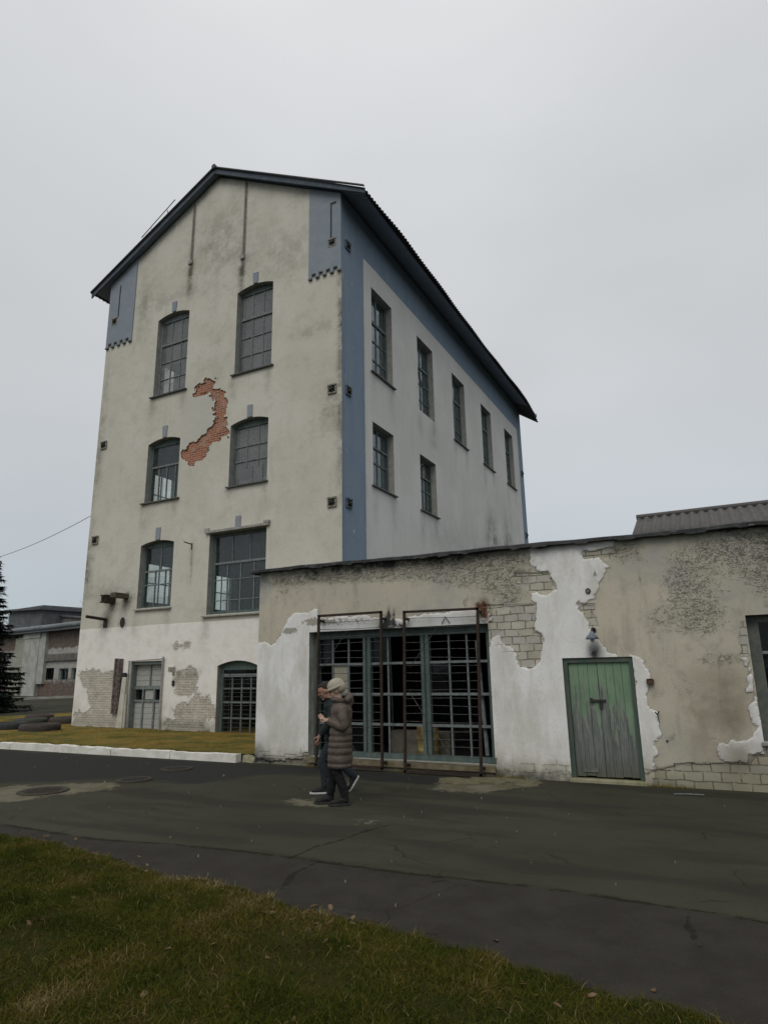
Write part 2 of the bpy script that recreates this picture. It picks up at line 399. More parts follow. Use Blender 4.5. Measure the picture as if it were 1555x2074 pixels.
# ------------------------------------------------------------------ the tall building
APX, APZ, SLOPE = -14.24, 19.32, .535
def roofz(u): return APZ-SLOPE*abs(u-APX)
tower = empty('industrial_building', (XR, YT, 0), 'tall four-storey cream plaster building with a gabled roof, blue corners and a fallen plaster patch', 'building')
W4 = [op(-16.83, -15.33, 11.22, 14.2, .14), op(-13.18, -11.69, 11.22, 14.2, .14)]
W3 = [op(-16.88, -15.40, 7.36, 9.42, .14), op(-13.24, -11.74, 7.40, 9.42, .14)]
W2 = [op(-16.88, -15.40, 3.78, 5.86, .12), op(-13.9, -11.70, 3.42, 5.94, 0)]
DOOR = op(-16.93, -15.55, -.1, 2.1, 0); GW = op(-13.36, -11.9, -.08, 1.9, .14)
FR_OPS = W4+W3+W2+[DOOR, GW]
Z3 = (130, 1150, 3.11); ZC = (360, 740, 9.425)
PATCH = px2(ZC, [(285, 590), (300, 500), (340, 420), (400, 355), (500, 320), (540, 235), (630, 205), (700, 250), (750, 300), (745, 370), (700, 410), (780, 430), (850, 480), (910, 540), (940, 620), (950, 750), (960, 870), (930, 960), (930, 1070), (985, 1200), (975, 1390), (840, 1400), (780, 1450), (660, 1520), (590, 1620), (540, 1720), (470, 1830), (350, 1850), (300, 1950), (220, 1930), (190, 1830), (110, 1820), (75, 1700), (80, 1590), (160, 1580), (220, 1500), (300, 1430), (380, 1410), (440, 1330), (520, 1300), (560, 1200), (650, 1140), (700, 1060), (715, 1010), (680, 920), (670, 800), (690, 700), (670, 610), (600, 560), (480, 570), (380, 590), (310, 605)], YT)
REP = px2(ZC, [(60, 640), (300, 600), (480, 575), (600, 570), (670, 640), (690, 800), (710, 1010), (650, 1130), (520, 1300), (380, 1400), (160, 1570), (60, 1560)], YT)
BRK = [px2(Z3, L, YT) for L in (
    [(95, 640), (190, 650), (330, 650), (335, 800), (325, 910), (365, 920), (360, 1030), (55, 1010), (60, 895), (120, 920), (160, 880), (150, 800), (110, 730)],
    [(640, 940), (690, 960), (710, 860), (780, 830), (850, 800), (905, 820), (945, 860), (945, 960), (890, 970), (885, 1010), (940, 1070), (635, 1045)],
    [(700, 640), (830, 625), (850, 680), (830, 780), (760, 810), (700, 790), (690, 720)],
    [(680, 485), (790, 465), (790, 500), (690, 520)])]
def front_attrs(P):
    g = blobs(P, [(-15.4, 15.7, .13, .75, 1.0), (-13.03, 15.0, .13, .8, 1.0), (-14.2, 16.6, 1.3, 1.2, .42), (-12.6, 15.4, 1.4, .8, .25),
                  (-9.12, 12.2, .12, 2.6, .85), (-9.12, 8.2, .14, 2.0, .6), (-9.5, 9.3, .35, .8, .5), (-10.0, 12.0, .8, .25, .4),
                  (-19.45, 5.2, .28, 1.1, .8), (-19.4, 9.0, .2, 2.0, .5), (-18.0, 4.1, .28, .3, 1.0), (-17.35, 4.15, .26, .32, 1.0), (-18.28, 3.4, .24, .3, 1.1), (-17.45, 3.35, .2, .22, .9),
                  (-18.6, 4.3, .9, .5, .35), (-14.6, 5.0, .06, .7, .6), (-14.1, 12.0, .5, 1.6, .18), (-17.6, 15.0, .5, 1.4, .35), (-11.0, 15.0, .9, .9, .25), (-16.1, 15.0, 1.5, .35, .3),
                  (-19.3, 11.5, .15, 2.0, .35), (-14.0, .2, 6, .16, .5), (-14.9, 1.7, .12, .22, .7), (-14.25, 1.68, .35, .14, .5)])
    for w in W4+W3+W2: g += blobs(P, [(w['u0'], w['z0']-.35, .18, .5, .35), (w['u1']-.1, w['z0']-.3, .14, .45, .3)])
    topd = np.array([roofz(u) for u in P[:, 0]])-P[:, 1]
    g += .35*np.exp(-(topd/.35)**2)  # darker band close under the roof line
    row = np.floor(P[:, 1]/.077).astype(int); colb = np.floor((P[:, 0]+(row % 2)*.125)/.25).astype(int)
    hb = np.abs(np.sin(row*12.9898+colb*78.233)*43758.5453) % 1.0
    sp_ = sdf(P, PATCH)-.030+fbm(P, 5.0, 3)*.13+(hb-.5)*.15
    return dict(spatch=sp_, srep=sdf(P, REP), sbrick=sdf_any(P, BRK), grime=g)
wall('wall', [MAT_FRONT, MAT_REVEAL, MAT_INNER], (0, YT, 0), (1, 0, 0), (0, -1, 0), XL, XR, lambda u: -.3, lambda u: roofz(u)-.02, .06, FR_OPS, front_attrs, .4, tower, extra=(APX,), fine=(-15.6, -13.2, 7.9, 11.7, .02), disp=lambda P, A: -.035*np.clip(A['spatch']/.02, 0, 1)+.004*fbm(P, 1.5, 9)*np.clip((P[:, 0]-XL)/.3, 0, 1)*np.clip((XR-P[:, 0])/.3, 0, 1))
SIDE_Y = [17.13, 20.84, 24.5, 28.32, 32.15]
S_OPS = [op(a, a+1.52, 11.2, 14.27) for a in SIDE_Y]; S_LOW = [op(a, a+1.5, 7.32, 9.42) for a in (17.1, 20.77)]
def side_attrs(P):
    white = sdf(P, [(16.6, -1), (34.75, -1), (34.75, 15.06), (16.6, 15.06)])
    g = blobs(P, [(29.0, 7.6, .9, 1.3, .75), (31.6, 7.4, .8, 1.5, .9), (30, 5.5, 4, 1.6, .6), (16.62, 8, .1, 5, .25), (15.25, 8, .07, 9, .7), (22.2, 10.4, .5, .6, .25), (24, 6.5, 3, 1, .2)])
    for w in S_OPS+S_LOW: g += blobs(P, [(w['u0']+.1, w['z0']-.5, .2, .6, .3), (w['u1']-.1, w['z0']-.5, .2, .6, .3)])
    return dict(sblue=-white, grime=g)
ztop = roofz(XR)
wall('wall', [MAT_SIDE, MAT_REVEAL_SIDE, MAT_INNER], (XR, 0, 0), (0, 1, 0), (1, 0, 0), YT+.002, YB, lambda u: -.3, lambda u: ztop-.04, .15, S_OPS+S_LOW, side_attrs, .4, tower, extra=(16.6, 34.75))
LEFT_OPS = [op(a, a+1.52, 11.2, 14.27) for a in SIDE_Y]+[op(a, a+1.5, 7.7, 9.5) for a in (17.4, 20.9, 24.5, 28.3, 32)]+[op(a, a+1.5, 4.3, 5.9) for a in (17.6, 21.2, 24.5, 28.3, 32)]
MAT_PLAIN = simple('plain_grey_plaster', (.43, .42, .37), (.36, .35, .30), 1.3)
wall('wall', [MAT_PLAIN, MAT_REVEAL, MAT_INNER], (XL, 0, 0), (0, 1, 0), (-1, 0, 0), YT+.002, YB, lambda u: -.3, lambda u: roofz(XL)-.04, .6, LEFT_OPS, None, .4, tower)
B_OPS = [op(a, a+1.5, z, z+2.6) for a in (-16.8, -13.2) for z in (3.7, 7.4, 11.2)]
wall('wall', [MAT_PLAIN, MAT_REVEAL, MAT_INNER], (0, YB, 0), (1, 0, 0), (0, 1, 0), XL+.002, XR-.002, lambda u: -.3, lambda u: roofz(u)-.02, .6, B_OPS, None, .4, tower, extra=(APX,))
for z in (3.1, 6.85, 10.7):
    b = MB(); b.box(XL+.41, XR-.41, z-.2, z, -(YT+.41), -(YB-.41))
    for yy in (19.9, 23.6, 27.4, 31.2): b.box(XL+.41, XR-.41, z-.5, z-.2, -(yy), -(yy+.25))
    b.build('storey_floor', MAT_FLOOR_IN, tower)
b = MB(); b.box(XL+.41, XR-.41, -.05, 0, -(YT+.41), -(YB-.41)); b.build('storey_floor', MAT_FLOOR_IN, tower)
for z in (0, 3.1, 6.85, 10.7):
    for yy in (20, 27.5):
        b = MB(); b.box(-14.4, -14.05, z, z+3.55 if z else 2.9, -yy, -(yy+.35)); b.build('column', MAT_INNER, tower)

def window(parent, O, U, N, w, vb, hb, fr=.07, depth=-.2, fmat=None, gmat=None, bmat=None, sill=None, sillmat=None, bars=.035, name='window'):
    """frame = the window part; pane and sill are its children. vb: (u, z0, z1), hb: (z, thickness[, u0, u1])"""
    fmat = fmat or MAT_TEAL; bmat = bmat or MAT_MUNTIN
    b = MB(O, U, N); u0, u1, z0, z1, r = w['u0'], w['u1'], w['z0'], w['z1'], w['rise']
    g = .004
    b.box(u0+g, u0+fr, z0+g, z1-.004, depth-.07, depth); b.box(u1-fr, u1-g, z0+g, z1-.004, depth-.07, depth)
    b.box(u0+fr, u1-fr, z0+g, z0+fr, depth-.07, depth)
    if r:
        us = np.linspace(u0+g, u1-g, 15); lo = z1-fr-.01
        b.prism([(float(u), float(optop(w, u))-g) for u in us][::-1]+[(u0+g, z1-.001), (u0+fr, z1-.001), (u0+fr, lo), (u1-fr, lo), (u1-fr, z1-.001), (u1-g, z1-.001)], depth-.066, depth+.004)
    else: b.box(u0+fr, u1-fr, z1-fr, z1-g, depth-.07, depth)
    b.cur = 1
    for (u, a, c, *t) in vb:
        t = t[0] if t else bars; b.box(u-t/2, u+t/2, max(a, z0+fr), min(c, z1-fr), depth-.055, depth-.012)
    for h in hb:
        z, t = h[0], h[1]; a, c = (h[2], h[3]) if len(h) > 3 else (u0+fr, u1-fr)
        b.box(a, c, z-t/2, z+t/2, depth-.05, depth-.006 if t < .06 else depth+.012)
    f = b.build(name, [fmat, bmat], parent)
    p = MB(O, U, N); p.box(u0+.03, u1-.03, z0+.03, z1+(r*.3 if r else -.03), depth-.040, depth-.034); p.build('pane', gmat or MAT_GLASS_UP, f)
    if sill:
        s_ = MB(O, U, N); s_.hexa([s_.P(u0-sill, z0-.05, -.25), s_.P(u1+sill, z0-.05, -.25), s_.P(u1+sill, z0-.075, .09), s_.P(u0-sill, z0-.075, .09),
                                   s_.P(u0-sill, z0-.004, -.25), s_.P(u1+sill, z0-.004, -.25), s_.P(u1+sill, z0-.035, .09), s_.P(u0-sill, z0-.035, .09)])
        s_.build('sill', sillmat or MAT_SILL, f)
    return f
FO, FU, FN = (0, YT, 0), (1, 0, 0), (0, -1, 0)
def thirds(w, a, b): d = w['u1']-w['u0']-.14; return [(w['u0']+.07+d/3, a, b), (w['u0']+.07+2*d/3, a, b)]
def keystone(w, taper, h, mat, wdt=.2, base=None):
    mdl = (w['u0']+w['u1'])/2+.02; z = (optop(w, mdl) if base is None else base)+.01
    b = MB(FO, FU, FN); b.quadbox([(mdl-wdt/2, z), (mdl+wdt/2, z), (mdl+wdt/2+taper, z+h), (mdl-wdt/2-taper, z+h)], -.05, .035)
    b.build('keystone', mat, tower, bevel=.008)
for i, w in enumerate(W4):
    zt = 13.25
    window(tower, FO, FU, FN, w, thirds(w, zt, 15)+thirds(w, w['z0'], zt), [(zt, .09), (12.55, .03), (11.9, .03)], gmat=MAT_GLASS_UP, sill=.1, fmat=MAT_TEAL if i else MAT_MUNTIN, bmat=MAT_MUNTIN)
    keystone(w, .03, .4, MAT_BLUE, .17)
window(tower, FO, FU, FN, W3[0], [(-16.14, 7.4, 8.6), (-15.75, 7.4, 8.6), (-16.5, 7.4, 8.6)], [(8.62, .06)], gmat=MAT_GLASS_LOW, sill=.12)
window(tower, FO, FU, FN, W3[1], thirds(W3[1], 8.0, 10)+[(-12.5, 7.4, 8.0), (-12.1, 7.4, 8.0)], [(8.72, .045), (8.22, .045)], gmat=MAT_GLASS_UP, sill=.05)
keystone(W3[0], .03, .42, MAT_BLUE2, .17); keystone(W3[1], .0, .42, MAT_BLUE2, .2)
window(tower, FO, FU, FN, W2[0], thirds(W2[0], 3.8, 4.98)+[(-16.14, 5.0, 5.9)], [(5.0, .06), (4.55, .035)], gmat=MAT_GLASS_LOW, sill=.06, sillmat=MAT_CONC, bmat=MAT_MUNTIN)
keystone(W2[0], .0, .42, MAT_BLUE2, .2)
w = W2[1]
window(tower, FO, FU, FN, w, [(w['u0']+.07+(w['u1']-w['u0']-.14)*k/4, 3.5, 4.98) for k in (1, 2, 3)]+[(w['u0']+.07+(w['u1']-w['u0']-.14)*k/3, 5.0, 5.9, .02) for k in (1, 2)],
       [(5.0, .07), (4.48, .025), (3.85, .025)], fr=.1, gmat=MAT_GLASS_LOW, sill=.12, sillmat=MAT_CONC)
b = MB(FO, FU, FN); b.box(w['u0']-.14, w['u1']+.12, 5.945, 6.03, -.05, .09); b.box(w['u0']-.2, w['u0']-.02, 6.03, 6.13, -.05, .05); b.box(w['u1']-.06, w['u1']+.14, 6.03, 6.11, -.05, .1)
b.build('lintel', MAT_CONC, tower, bevel=.01)
keystone(w, 0, .34, MAT_BLUE2, .2, 6.04)
# ground floor window behind a wire grille
b = MB(FO, FU, FN)
f = window(tower, FO, FU, FN, op(GW['u0'], GW['u1'], GW['z0'], GW['z1'], GW['rise']), [(u, 0, 1.62) for u in (-12.93, -12.58, -12.24)], [(1.62, .09), (1.25, .045), (.86, .045), (.42, .045)], fr=.11, depth=-.16, gmat=MAT_GLASS_DARK, fmat=MAT_TEAL)
g_ = MB(FO, FU, FN)
for k in range(14): g_.tube([g_.P(GW['u0']+.08, .06+k*.12, -.09), g_.P(GW['u1']-.03, .06+k*.12, -.09)], .006, 5)
for u in (-13.2, -12.95): g_.tube([g_.P(u, 0, -.085), g_.P(u, 1.72, -.085)], .007, 5)
g_.build('grille', MAT_WIRE, f)
# boarded door with a grey steel frame
MAT_BOARD = simple('pale_grey_boards', (.40, .40, .375), (.31, .31, .29), 7, .85, stretch=(1, 1, 6))
b = MB(FO, FU, FN)
b.box(-16.93, -16.87, 0, 2.09, -.24, .0); b.box(-15.61, -15.552, 0, 2.09, -.24, .0); b.box(-16.87, -15.61, 2.0, 2.09, -.24, -.04)
b.box(-16.87, -15.61, 1.24, 1.34, -.24, -.16); b.box(-16.87, -15.61, .86, .92, -.24, -.16); b.box(-16.27, -16.21, 1.34, 2.0, -.24, -.17)
for u in (-16.5, -16.02): b.box(u-.03, u+.03, .0, .86, -.24, -.16); b.box(u-.03, u+.03, .92, 1.24, -.24, -.16)
dr = b.build('door', simple('faded_grey_door_frame', (.20, .22, .21), (.13, .15, .145), 10, .8), tower)
b = MB(FO, FU, FN)
for u0, u1, z0, z1, n in ((-16.87, -16.27, 1.34, 2.0, 4), (-16.21, -15.61, 1.34, 2.0, 4), (-16.87, -16.53, 0, .86, 5), (-16.47, -16.05, 0, .86, 5), (-15.99, -15.61, 0, .86, 5), (-16.45, -16.07, .93, 1.23, 1)):
    for k in range(n):
        h = (z1-z0)/n; b.box(u0+.004, u1-.004, z0+k*h+.004, z0+(k+1)*h-.004, -.235, -.205+rng.uniform(-.006, .004))
b.build('board', MAT_BOARD, dr)
for a_, c_ in ((-16.86, -16.53), (-15.99, -15.62)):
    b = MB(FO, FU, FN); b.box(a_, c_, .93, 1.23, -.24, -.22); b.build('pane', MAT_GLASS_DARK, dr)
b = MB(FO, FU, FN); b.tube([b.P(-16.96, .02, .06), b.P(-16.96, 2.12, .06)], .022, 6); b.tube([b.P(-15.5, -.02, .06), b.P(-15.5, 2.22, .06)], .03, 6); b.tube([b.P(-17.0, 2.11, .06), b.P(-15.46, 2.16, .06)], .018, 6)
b.build('door_frame', MAT_CONC, tower)
# rusty steel panel and the concrete strip beside the door
b = MB(FO, FU, FN); b.quadbox([(-17.60, .5), (-17.28, .5), (-17.28, 2.2), (-17.60, 2.22)], .002, .09); b.quadbox([(-17.56, .54), (-17.50, .54), (-17.50, 2.16), (-17.56, 2.16)], .09, .115); b.quadbox([(-17.38, .54), (-17.32, .54), (-17.32, 2.16), (-17.38, 2.16)], .09, .115)
rp_ = b.build('shutter', simple('rusty_mottled_steel', (.05, .035, .035), (.17, .14, .125), 9, .8, bumps=.5), tower, bevel=.006)
b = MB(FO, FU, FN); b.box(-17.26, -16.98, 1.66, 1.72, .01, .06); b.box(-17.20, -17.08, 1.62, 1.76, .02, .09); b.build('hinge', MAT_IRON, rp_)
b = MB(FO, FU, FN); b.quadbox([(-17.32, -.05), (-17.06, -.05), (-17.0, 1.62), (-17.18, 1.62)], -.02, .1); b.quadbox([(-17.06, -.05), (-16.97, -.05), (-16.985, 1.1), (-17.02, 1.1)], -.02, .07)
b.build('buttress', simple('pale_concrete_strip', (.52, .50, .43), (.42, .40, .33), 6, .9), tower, bevel=.01)
# blue corner panels with toothed lower edges
MAT_TRIM = simple('shaded_trim', (.10, .11, .11), (.17, .18, .18), 10)
def quoin(u0, u1, zlow, groove):
    b = MB(FO, FU, FN); n = 9; cw = (u1-u0)/n
    def blk(a, c, z0, z1f=None): b.quadbox([(a, z0), (c, z0), (c, z1f if z1f else roofz(c)-.03), (a, z1f if z1f else roofz(a)-.03)], -.03, .04)
    for k in range(n):
        zl = zlow if k % 2 == 0 else zlow+.15
        a, c = u0+k*cw, u0+(k+1)*cw
        if groove and a < groove < c:
            blk(a, groove-.03, zl); blk(groove-.03, groove+.03, zl, 14.95); blk(groove-.03, groove+.03, 16.3)
            blk(groove+.03, c, zl)
        else: blk(a, c, zl)
    b.build('corner_panel', MAT_BLUE, tower)
    for k in range(n):
        b = MB(FO, FU, FN); zl = zlow if k % 2 == 0 else zlow+.15; b.box(u0+k*cw+.004, u0+(k+1)*cw-.004, zl-.045, zl-.001, -.02, .075)  # dark strip under each tooth, tooth shadow put into its colour
        b.build('dentil', MAT_TRIM, tower)
quoin(-10.28, XR-.003, 13.78, -9.44); quoin(XL+.003, -18.13, 13.76, -18.95)
b = MB(FO, FU, FN); b.box(-9.47, -9.41, 14.99, 16.3, -.01, .045); b.box(-9.411, -9.25, 16.22, 16.3, -.01, .048); b.build('groove_shade', MAT_IRON, tower)  # dark bar fills the groove, its shade put into the colour
b = MB(FO, FU, FN); b.box(-18.98, -18.92, 14.97, 16.3, -.01, .045); b.build('groove_shade', MAT_IRON, tower)
# wall anchors: raised square, niche shade put into its colour, with an iron rosette
MAT_NICHE = simple('dark_niche', (.30, .285, .22), (.16, .15, .12), 14)
def anchor(O, U, N, u, z, s=.15, mat=None):
    b = MB(O, U, N)
    b.box(u-s, u+s, z-s-.0, z-s+.05, .0, .05); b.box(u-s, u+s, z+s-.05, z+s, .0, .07); b.box(u-s, u-s+.05, z-s+.05, z+s-.05, 0, .05); b.box(u+s-.05, u+s, z-s+.05, z+s-.05, 0, .05)
    b.box(u-s+.05, u+s-.05, z-s+.05, z+s-.05, .001, .012)
    a = b.build('wall_anchor', mat or MAT_NICHE, tower, bevel=.005)
    b = MB(O, U, N)
    for an in (.5, 1.9, 2.9):
        dx, dz = math.cos(an)*s*.72, math.sin(an)*s*.72
        b.tube([b.P(u-dx, z-dz, .05), b.P(u+dx, z+dz, .05)], .026, 6)
    b.tube([b.P(u, z, .01), b.P(u, z, .12)], .05, 8)
    b.build('bolt', MAT_IRON, a)
for z in (14.83, 9.84, 6.36): anchor(FO, FU, FN, -9.4, z)
for z in (14.81, 9.82, 6.3): anchor(FO, FU, FN, -19.12, z)
MAT_NICHE_B = simple('blue_niche', (.12, .15, .19), (.05, .07, .09), 14)
for z in (14.83, 9.84, 6.36): anchor((XR, 0, 0), (0, 1, 0), (1, 0, 0), 15.55, z, mat=MAT_NICHE_B)
for z in (12.5, 8.9): anchor((XR, 0, 0), (0, 1, 0), (1, 0, 0), 35.2, z, mat=MAT_NICHE_B)
# chases under the gable, their groove shade drawn as raised dark strips
for u, z0, z1 in ((-15.40, 16.2, 18.62), (-13.0, 15.6, 18.6)):
    b = MB(FO, FU, FN); b.quadbox([(u-.03, z0), (u+.025, z0), (u+.035, z1), (u-.02, z1)], -.01, .03); b.box(u+.03, u+.09, z0-.1, z1-.1, -.01, .012)
    a = b.build('chase_strip', simple('chase_shade', (.15, .14, .115), (.24, .225, .19), 12), tower)
    b = MB(FO, FU, FN); b.box(u-.09, u+.09, z0-.14, z0-.002, -.01, .07); b.build('end_block', MAT_CONC, a, bevel=.01)
# stubs of cut steel beams and pipes
b = MB(FO, FU, FN); b.box(-18.13, -17.87, 4.02, 4.06, -.1, .42); b.box(-18.13, -17.87, 4.24, 4.28, -.1, .42); b.box(-18.02, -17.98, 4.06, 4.24, -.1, .42); b.box(-18.125, -17.875, 4.06, 4.24, -.05, .38)
b.build('beam_stub', MAT_RUST, tower)
b = MB(FO, FU, FN); b.box(-17.50, -17.27, 4.14, 4.30, -.1, .55); b.build('beam_stub', simple('mossy_steel', (.06, .055, .035), (.11, .10, .06), 9), tower, bevel=.01)
b = MB(FO, FU, FN); b.tube([b.P(-18.26, 3.5, -.05), b.P(-18.3, 3.56, .75)], .05, 8); b.build('pipe_stub', MAT_RUST, tower)
b = MB(FO, FU, FN); b.box(-18.36, -18.18, 3.24, 3.52, .002, .02); b.build('vent_hole', MAT_IRON, tower)  # raised dark plates, the shade inside a hole put into their colour
b = MB(FO, FU, FN); b.tube([b.P(-17.47, 3.26, 0), b.P(-17.47, 3.26, .06)], .001, 6); b.prism([(-17.47+.11*math.cos(t), 3.37+.17*math.sin(t)) for t in np.linspace(0, 6.28, 17)[:-1]], .002, .014); b.build('vent_hole', MAT_IRON, tower)
b = MB(FO, FU, FN); b.tube([b.P(-14.62, 5.68, -.05), b.P(-14.66, 5.72, .32)], .018, 6); b.tube([b.P(-14.62, 5.52, .01), b.P(-14.62, 5.72, .01)], .018, 6); b.build('bracket', MAT_RUST, tower)
b = MB(FO, FU, FN); b.box(-15.30, -15.06, 1.78, 1.90, .002, .03); b.box(-15.12, -15.05, 1.66, 1.78, .002, .03); b.build('bracket', MAT_NICHE, tower)
b = MB(FO, FU, FN); b.box(-15.10, -15.02, 1.34, 1.50, .002, .05); b.build('junction_box', MAT_IRON, tower, bevel=.01)

# side windows, teal frames, four rows of small panes
SO, SU, SN = (XR, 0, 0), (0, 1, 0), (1, 0, 0)
for i, w in enumerate(S_OPS):
    m_ = (w['u0']+w['u1'])/2
    f = window(tower, SO, SU, SN, w, [(m_, 11.2, 14.2, .06)]+([(m_-.35, 11.2, 13.2), (m_+.35, 11.2, 13.2)] if i in (0, 3) else []), [(13.25, .09), (12.55, .035), (11.85, .035)], fr=.09, depth=-.22, gmat=MAT_GLASS_SIDE, bmat=MAT_TEAL_L, sill=.1 if i != 1 else .0, fmat=MAT_TEAL)
    if i == 1:
        b = MB(SO, SU, SN)
        for a, c in (((w['u0']+.05, 13.4), (w['u0']+.6, 12.0)),): b.hexa([b.P(a[0], 13.4, -.2), b.P(a[0]+.05, 13.4, -.2), b.P(a[0]+.05, 13.4, -.15), b.P(a[0], 13.4, -.15), b.P(a[0], 12.0, .12), b.P(a[0]+.05, 12.0, .12), b.P(a[0]+.05, 12.0, .17), b.P(a[0], 12.0, .17)])
        b.build('casement', MAT_DARKWOOD, f)
    if i == 2:
        b = MB(SO, SU, SN); b.prism([(w['u0']+.2, 13.3), (w['u0']+.62, 13.32), (w['u0']+.7, 13.8), (w['u0']+.3, 13.95), (w['u0']+.15, 13.7)], -.21, -.2); b.build('board', MAT_BOARD, f)
for i, w in enumerate(S_LOW):
    m_ = (w['u0']+w['u1'])/2
    f = window(tower, SO, SU, SN, w, [(m_, 7.3, 9.4, .06), (m_-.36, 7.3, 9.4), (m_+.36, 7.3, 8.7)], [(8.72, .06), (8.2, .045)], fr=.09, depth=-.22, gmat=MAT_GLASS_SIDE if not i else MAT_GLASS_LOW, bmat=MAT_TEAL_L, sill=.1)
    if i == 1:
        b = MB(SO, SU, SN); b.lathe((XR-.2, m_-.2, 8.95), [(.0, 0), (.0, 0)], 3) if 0 else None
        pts = [b.P(m_-.1+.2*math.cos(t), 8.95+.27*math.sin(t), -.2) for t in np.linspace(0, 6.28, 20)]; b.tube(pts, .03, 6, False); b.build('vent_ring', MAT_MUNTIN, f)
for w in LEFT_OPS: window(tower, (XL, 0, 0), (0, 1, 0), (-1, 0, 0), w, [((w['u0']+w['u1'])/2, w['z0'], w['z1'])], [((w['z0']+w['z1'])/2, .035)], gmat=G_CLR)
for w in B_OPS: window(tower, (0, YB, 0), (1, 0, 0), (0, 1, 0), w, [((w['u0']+w['u1'])/2, w['z0'], w['z1'])], [((w['z0']+w['z1'])/2, .035)], gmat=MAT_GLASS_LOW)

# roof: corrugated sheets over dark boards
def corrugated(P0, A, Bv, wave, amp, nb, droop=None, thick=.006):
    """sheet spanned by A (across the waves) and Bv (along them); returns verts, faces"""
    P0, A, Bv = Vector(P0), Vector(A), Vector(Bv); L = A.length; na = int(L/wave*6); Nn = A.cross(Bv).normalized()
    if Nn.z < 0: Nn = -Nn
    v, f = [], []
    for s_ in (0, 1):
        for j in range(nb+1):
            for i in range(na+1):
                t, q = i/na, j/nb; p = P0+A*t+Bv*q+Nn*(amp*math.cos(2*math.pi*t*L/wave)-s_*thick)
                if droop: p.z += droop(t, q)
                v.append(tuple(p))
    K = (na+1)*(nb+1)
    for s_ in (0, 1):
        for j in range(nb):
            for i in range(na):
                a = s_*K+j*(na+1)+i; q = (a, a+1, a+na+2, a+na+1); f.append(q if s_ == 0 else q[::-1])
    for i in range(na):
        a = nb*(na+1)+i; f.append((a, a+1, a+1+K, a+K)); f.append((i, i+K, i+1+K, i+1))
    for j in range(nb):
        a = j*(na+1); f.append((a, a+na+1, a+na+1+K, a+K)); a += na; f.append((a, a+K, a+K+na+1, a+na+1))
    return v, f
def mat_sheet(name, c1, c2, moss):
    q = M(name); x, y, z = q.sep()
    col = q.mix(q.mr(q.noise(1.1, 6, .65), .35, .7), c1, c2); col = q.mix(q.mul(q.mr(q.noise(6, 6, .7), .5, .7), .7), col, moss)
    col = q.mix(q.mul(q.mr(q.noise(30, 4, .7), .55, .75), .4), col, (.03, .03, .03))
    return q.done(q.bsdf(col, .85, q.bump(q.noise(25, 5, .7), .4, .01), spec=.25))
MAT_SHEET = mat_sheet('asbestos_sheet_dark', (.11, .115, .12), (.075, .08, .085), (.06, .06, .045))
MAT_SHEET_G = mat_sheet('asbestos_sheet_grey', (.105, .10, .095), (.08, .077, .072), (.05, .048, .042))
RZ = APZ+.17
MAT_FASC = simple('dark_fascia_boards', (.085, .105, .13), (.06, .075, .095), 5, .85)
def droopR(t, q): return (-.10*max(0, 1-t/.12)-.55*max(0, (t-.88)/.12)**1.6+.05*math.sin(t*9)-.02*math.sin(t*37))*q**2
for xe, dr_ in ((-8.06, droopR), (-20.32, None)):
    v, f = corrugated((APX, 14.88, RZ), (0, YB+.25-14.88, 0), (xe-APX, 0, -SLOPE*abs(xe-APX)), .177, .024, 8, dr_)
    me = bpy.data.meshes.new('roof'); me.from_pydata(v, [], f); me.update(); rf = finish(me, 'roof', MAT_SHEET, tower, True, fix=False)
    sg = 1 if xe > APX else -1
    b = MB(); n = Vector((sg*SLOPE, 0, 1)).normalized()
    def slab(x0, x1, y0, y1, off, th, mat, nm, par):
        b = MB()
        p = [Vector((x, y, RZ-SLOPE*abs(x-APX)))-Vector((0, 0, off)) for x, y in ((x0, y0), (x1, y0), (x1, y1), (x0, y1))]
        b.hexa([q-Vector((0, 0, th)) for q in p]+p); return b.build(nm, mat, par)
    slab(APX+sg*.0, xe-sg*.12, 15.0, YB+.1, .05, .05, MAT_SOFFIT, 'boarding', rf)
    slab(APX, xe-sg*.03, 14.93, 14.97, .045, .18, MAT_FASC, 'fascia', rf)
    slab(APX, xe-sg*.03, 14.86, 14.93, -.035, .04, MAT_SHEET, 'verge_cap', rf)
    slab(APX, xe-sg*.03, YB+.12, YB+.16, .05, .20, MAT_SOFFIT, 'fascia', rf)
    slab(xe-sg*.17, xe-sg*.12, 15.0, YB+.1, .03, .075, MAT_IRON, 'fascia', rf)
b = MB(); b.tube([(APX, 14.84, RZ+.02), (APX, 22, RZ+.04), (APX, YB+.26, RZ+.02)], .09, 10); b.build('ridge_cap', MAT_SHEET, tower)
b = MB(); b.tube([(-17.9, 15.05, 17.98), (-16.2, 15.0, 18.98)], .018, 6); b.tube([(-17.4, 15.05, 18.2), (-17.4, 15.15, 17.9)], .014, 6); b.tube([(-16.6, 15.03, 18.7), (-16.6, 15.15, 18.25)], .014, 6)
b.build('handrail', MAT_IRON, tower)

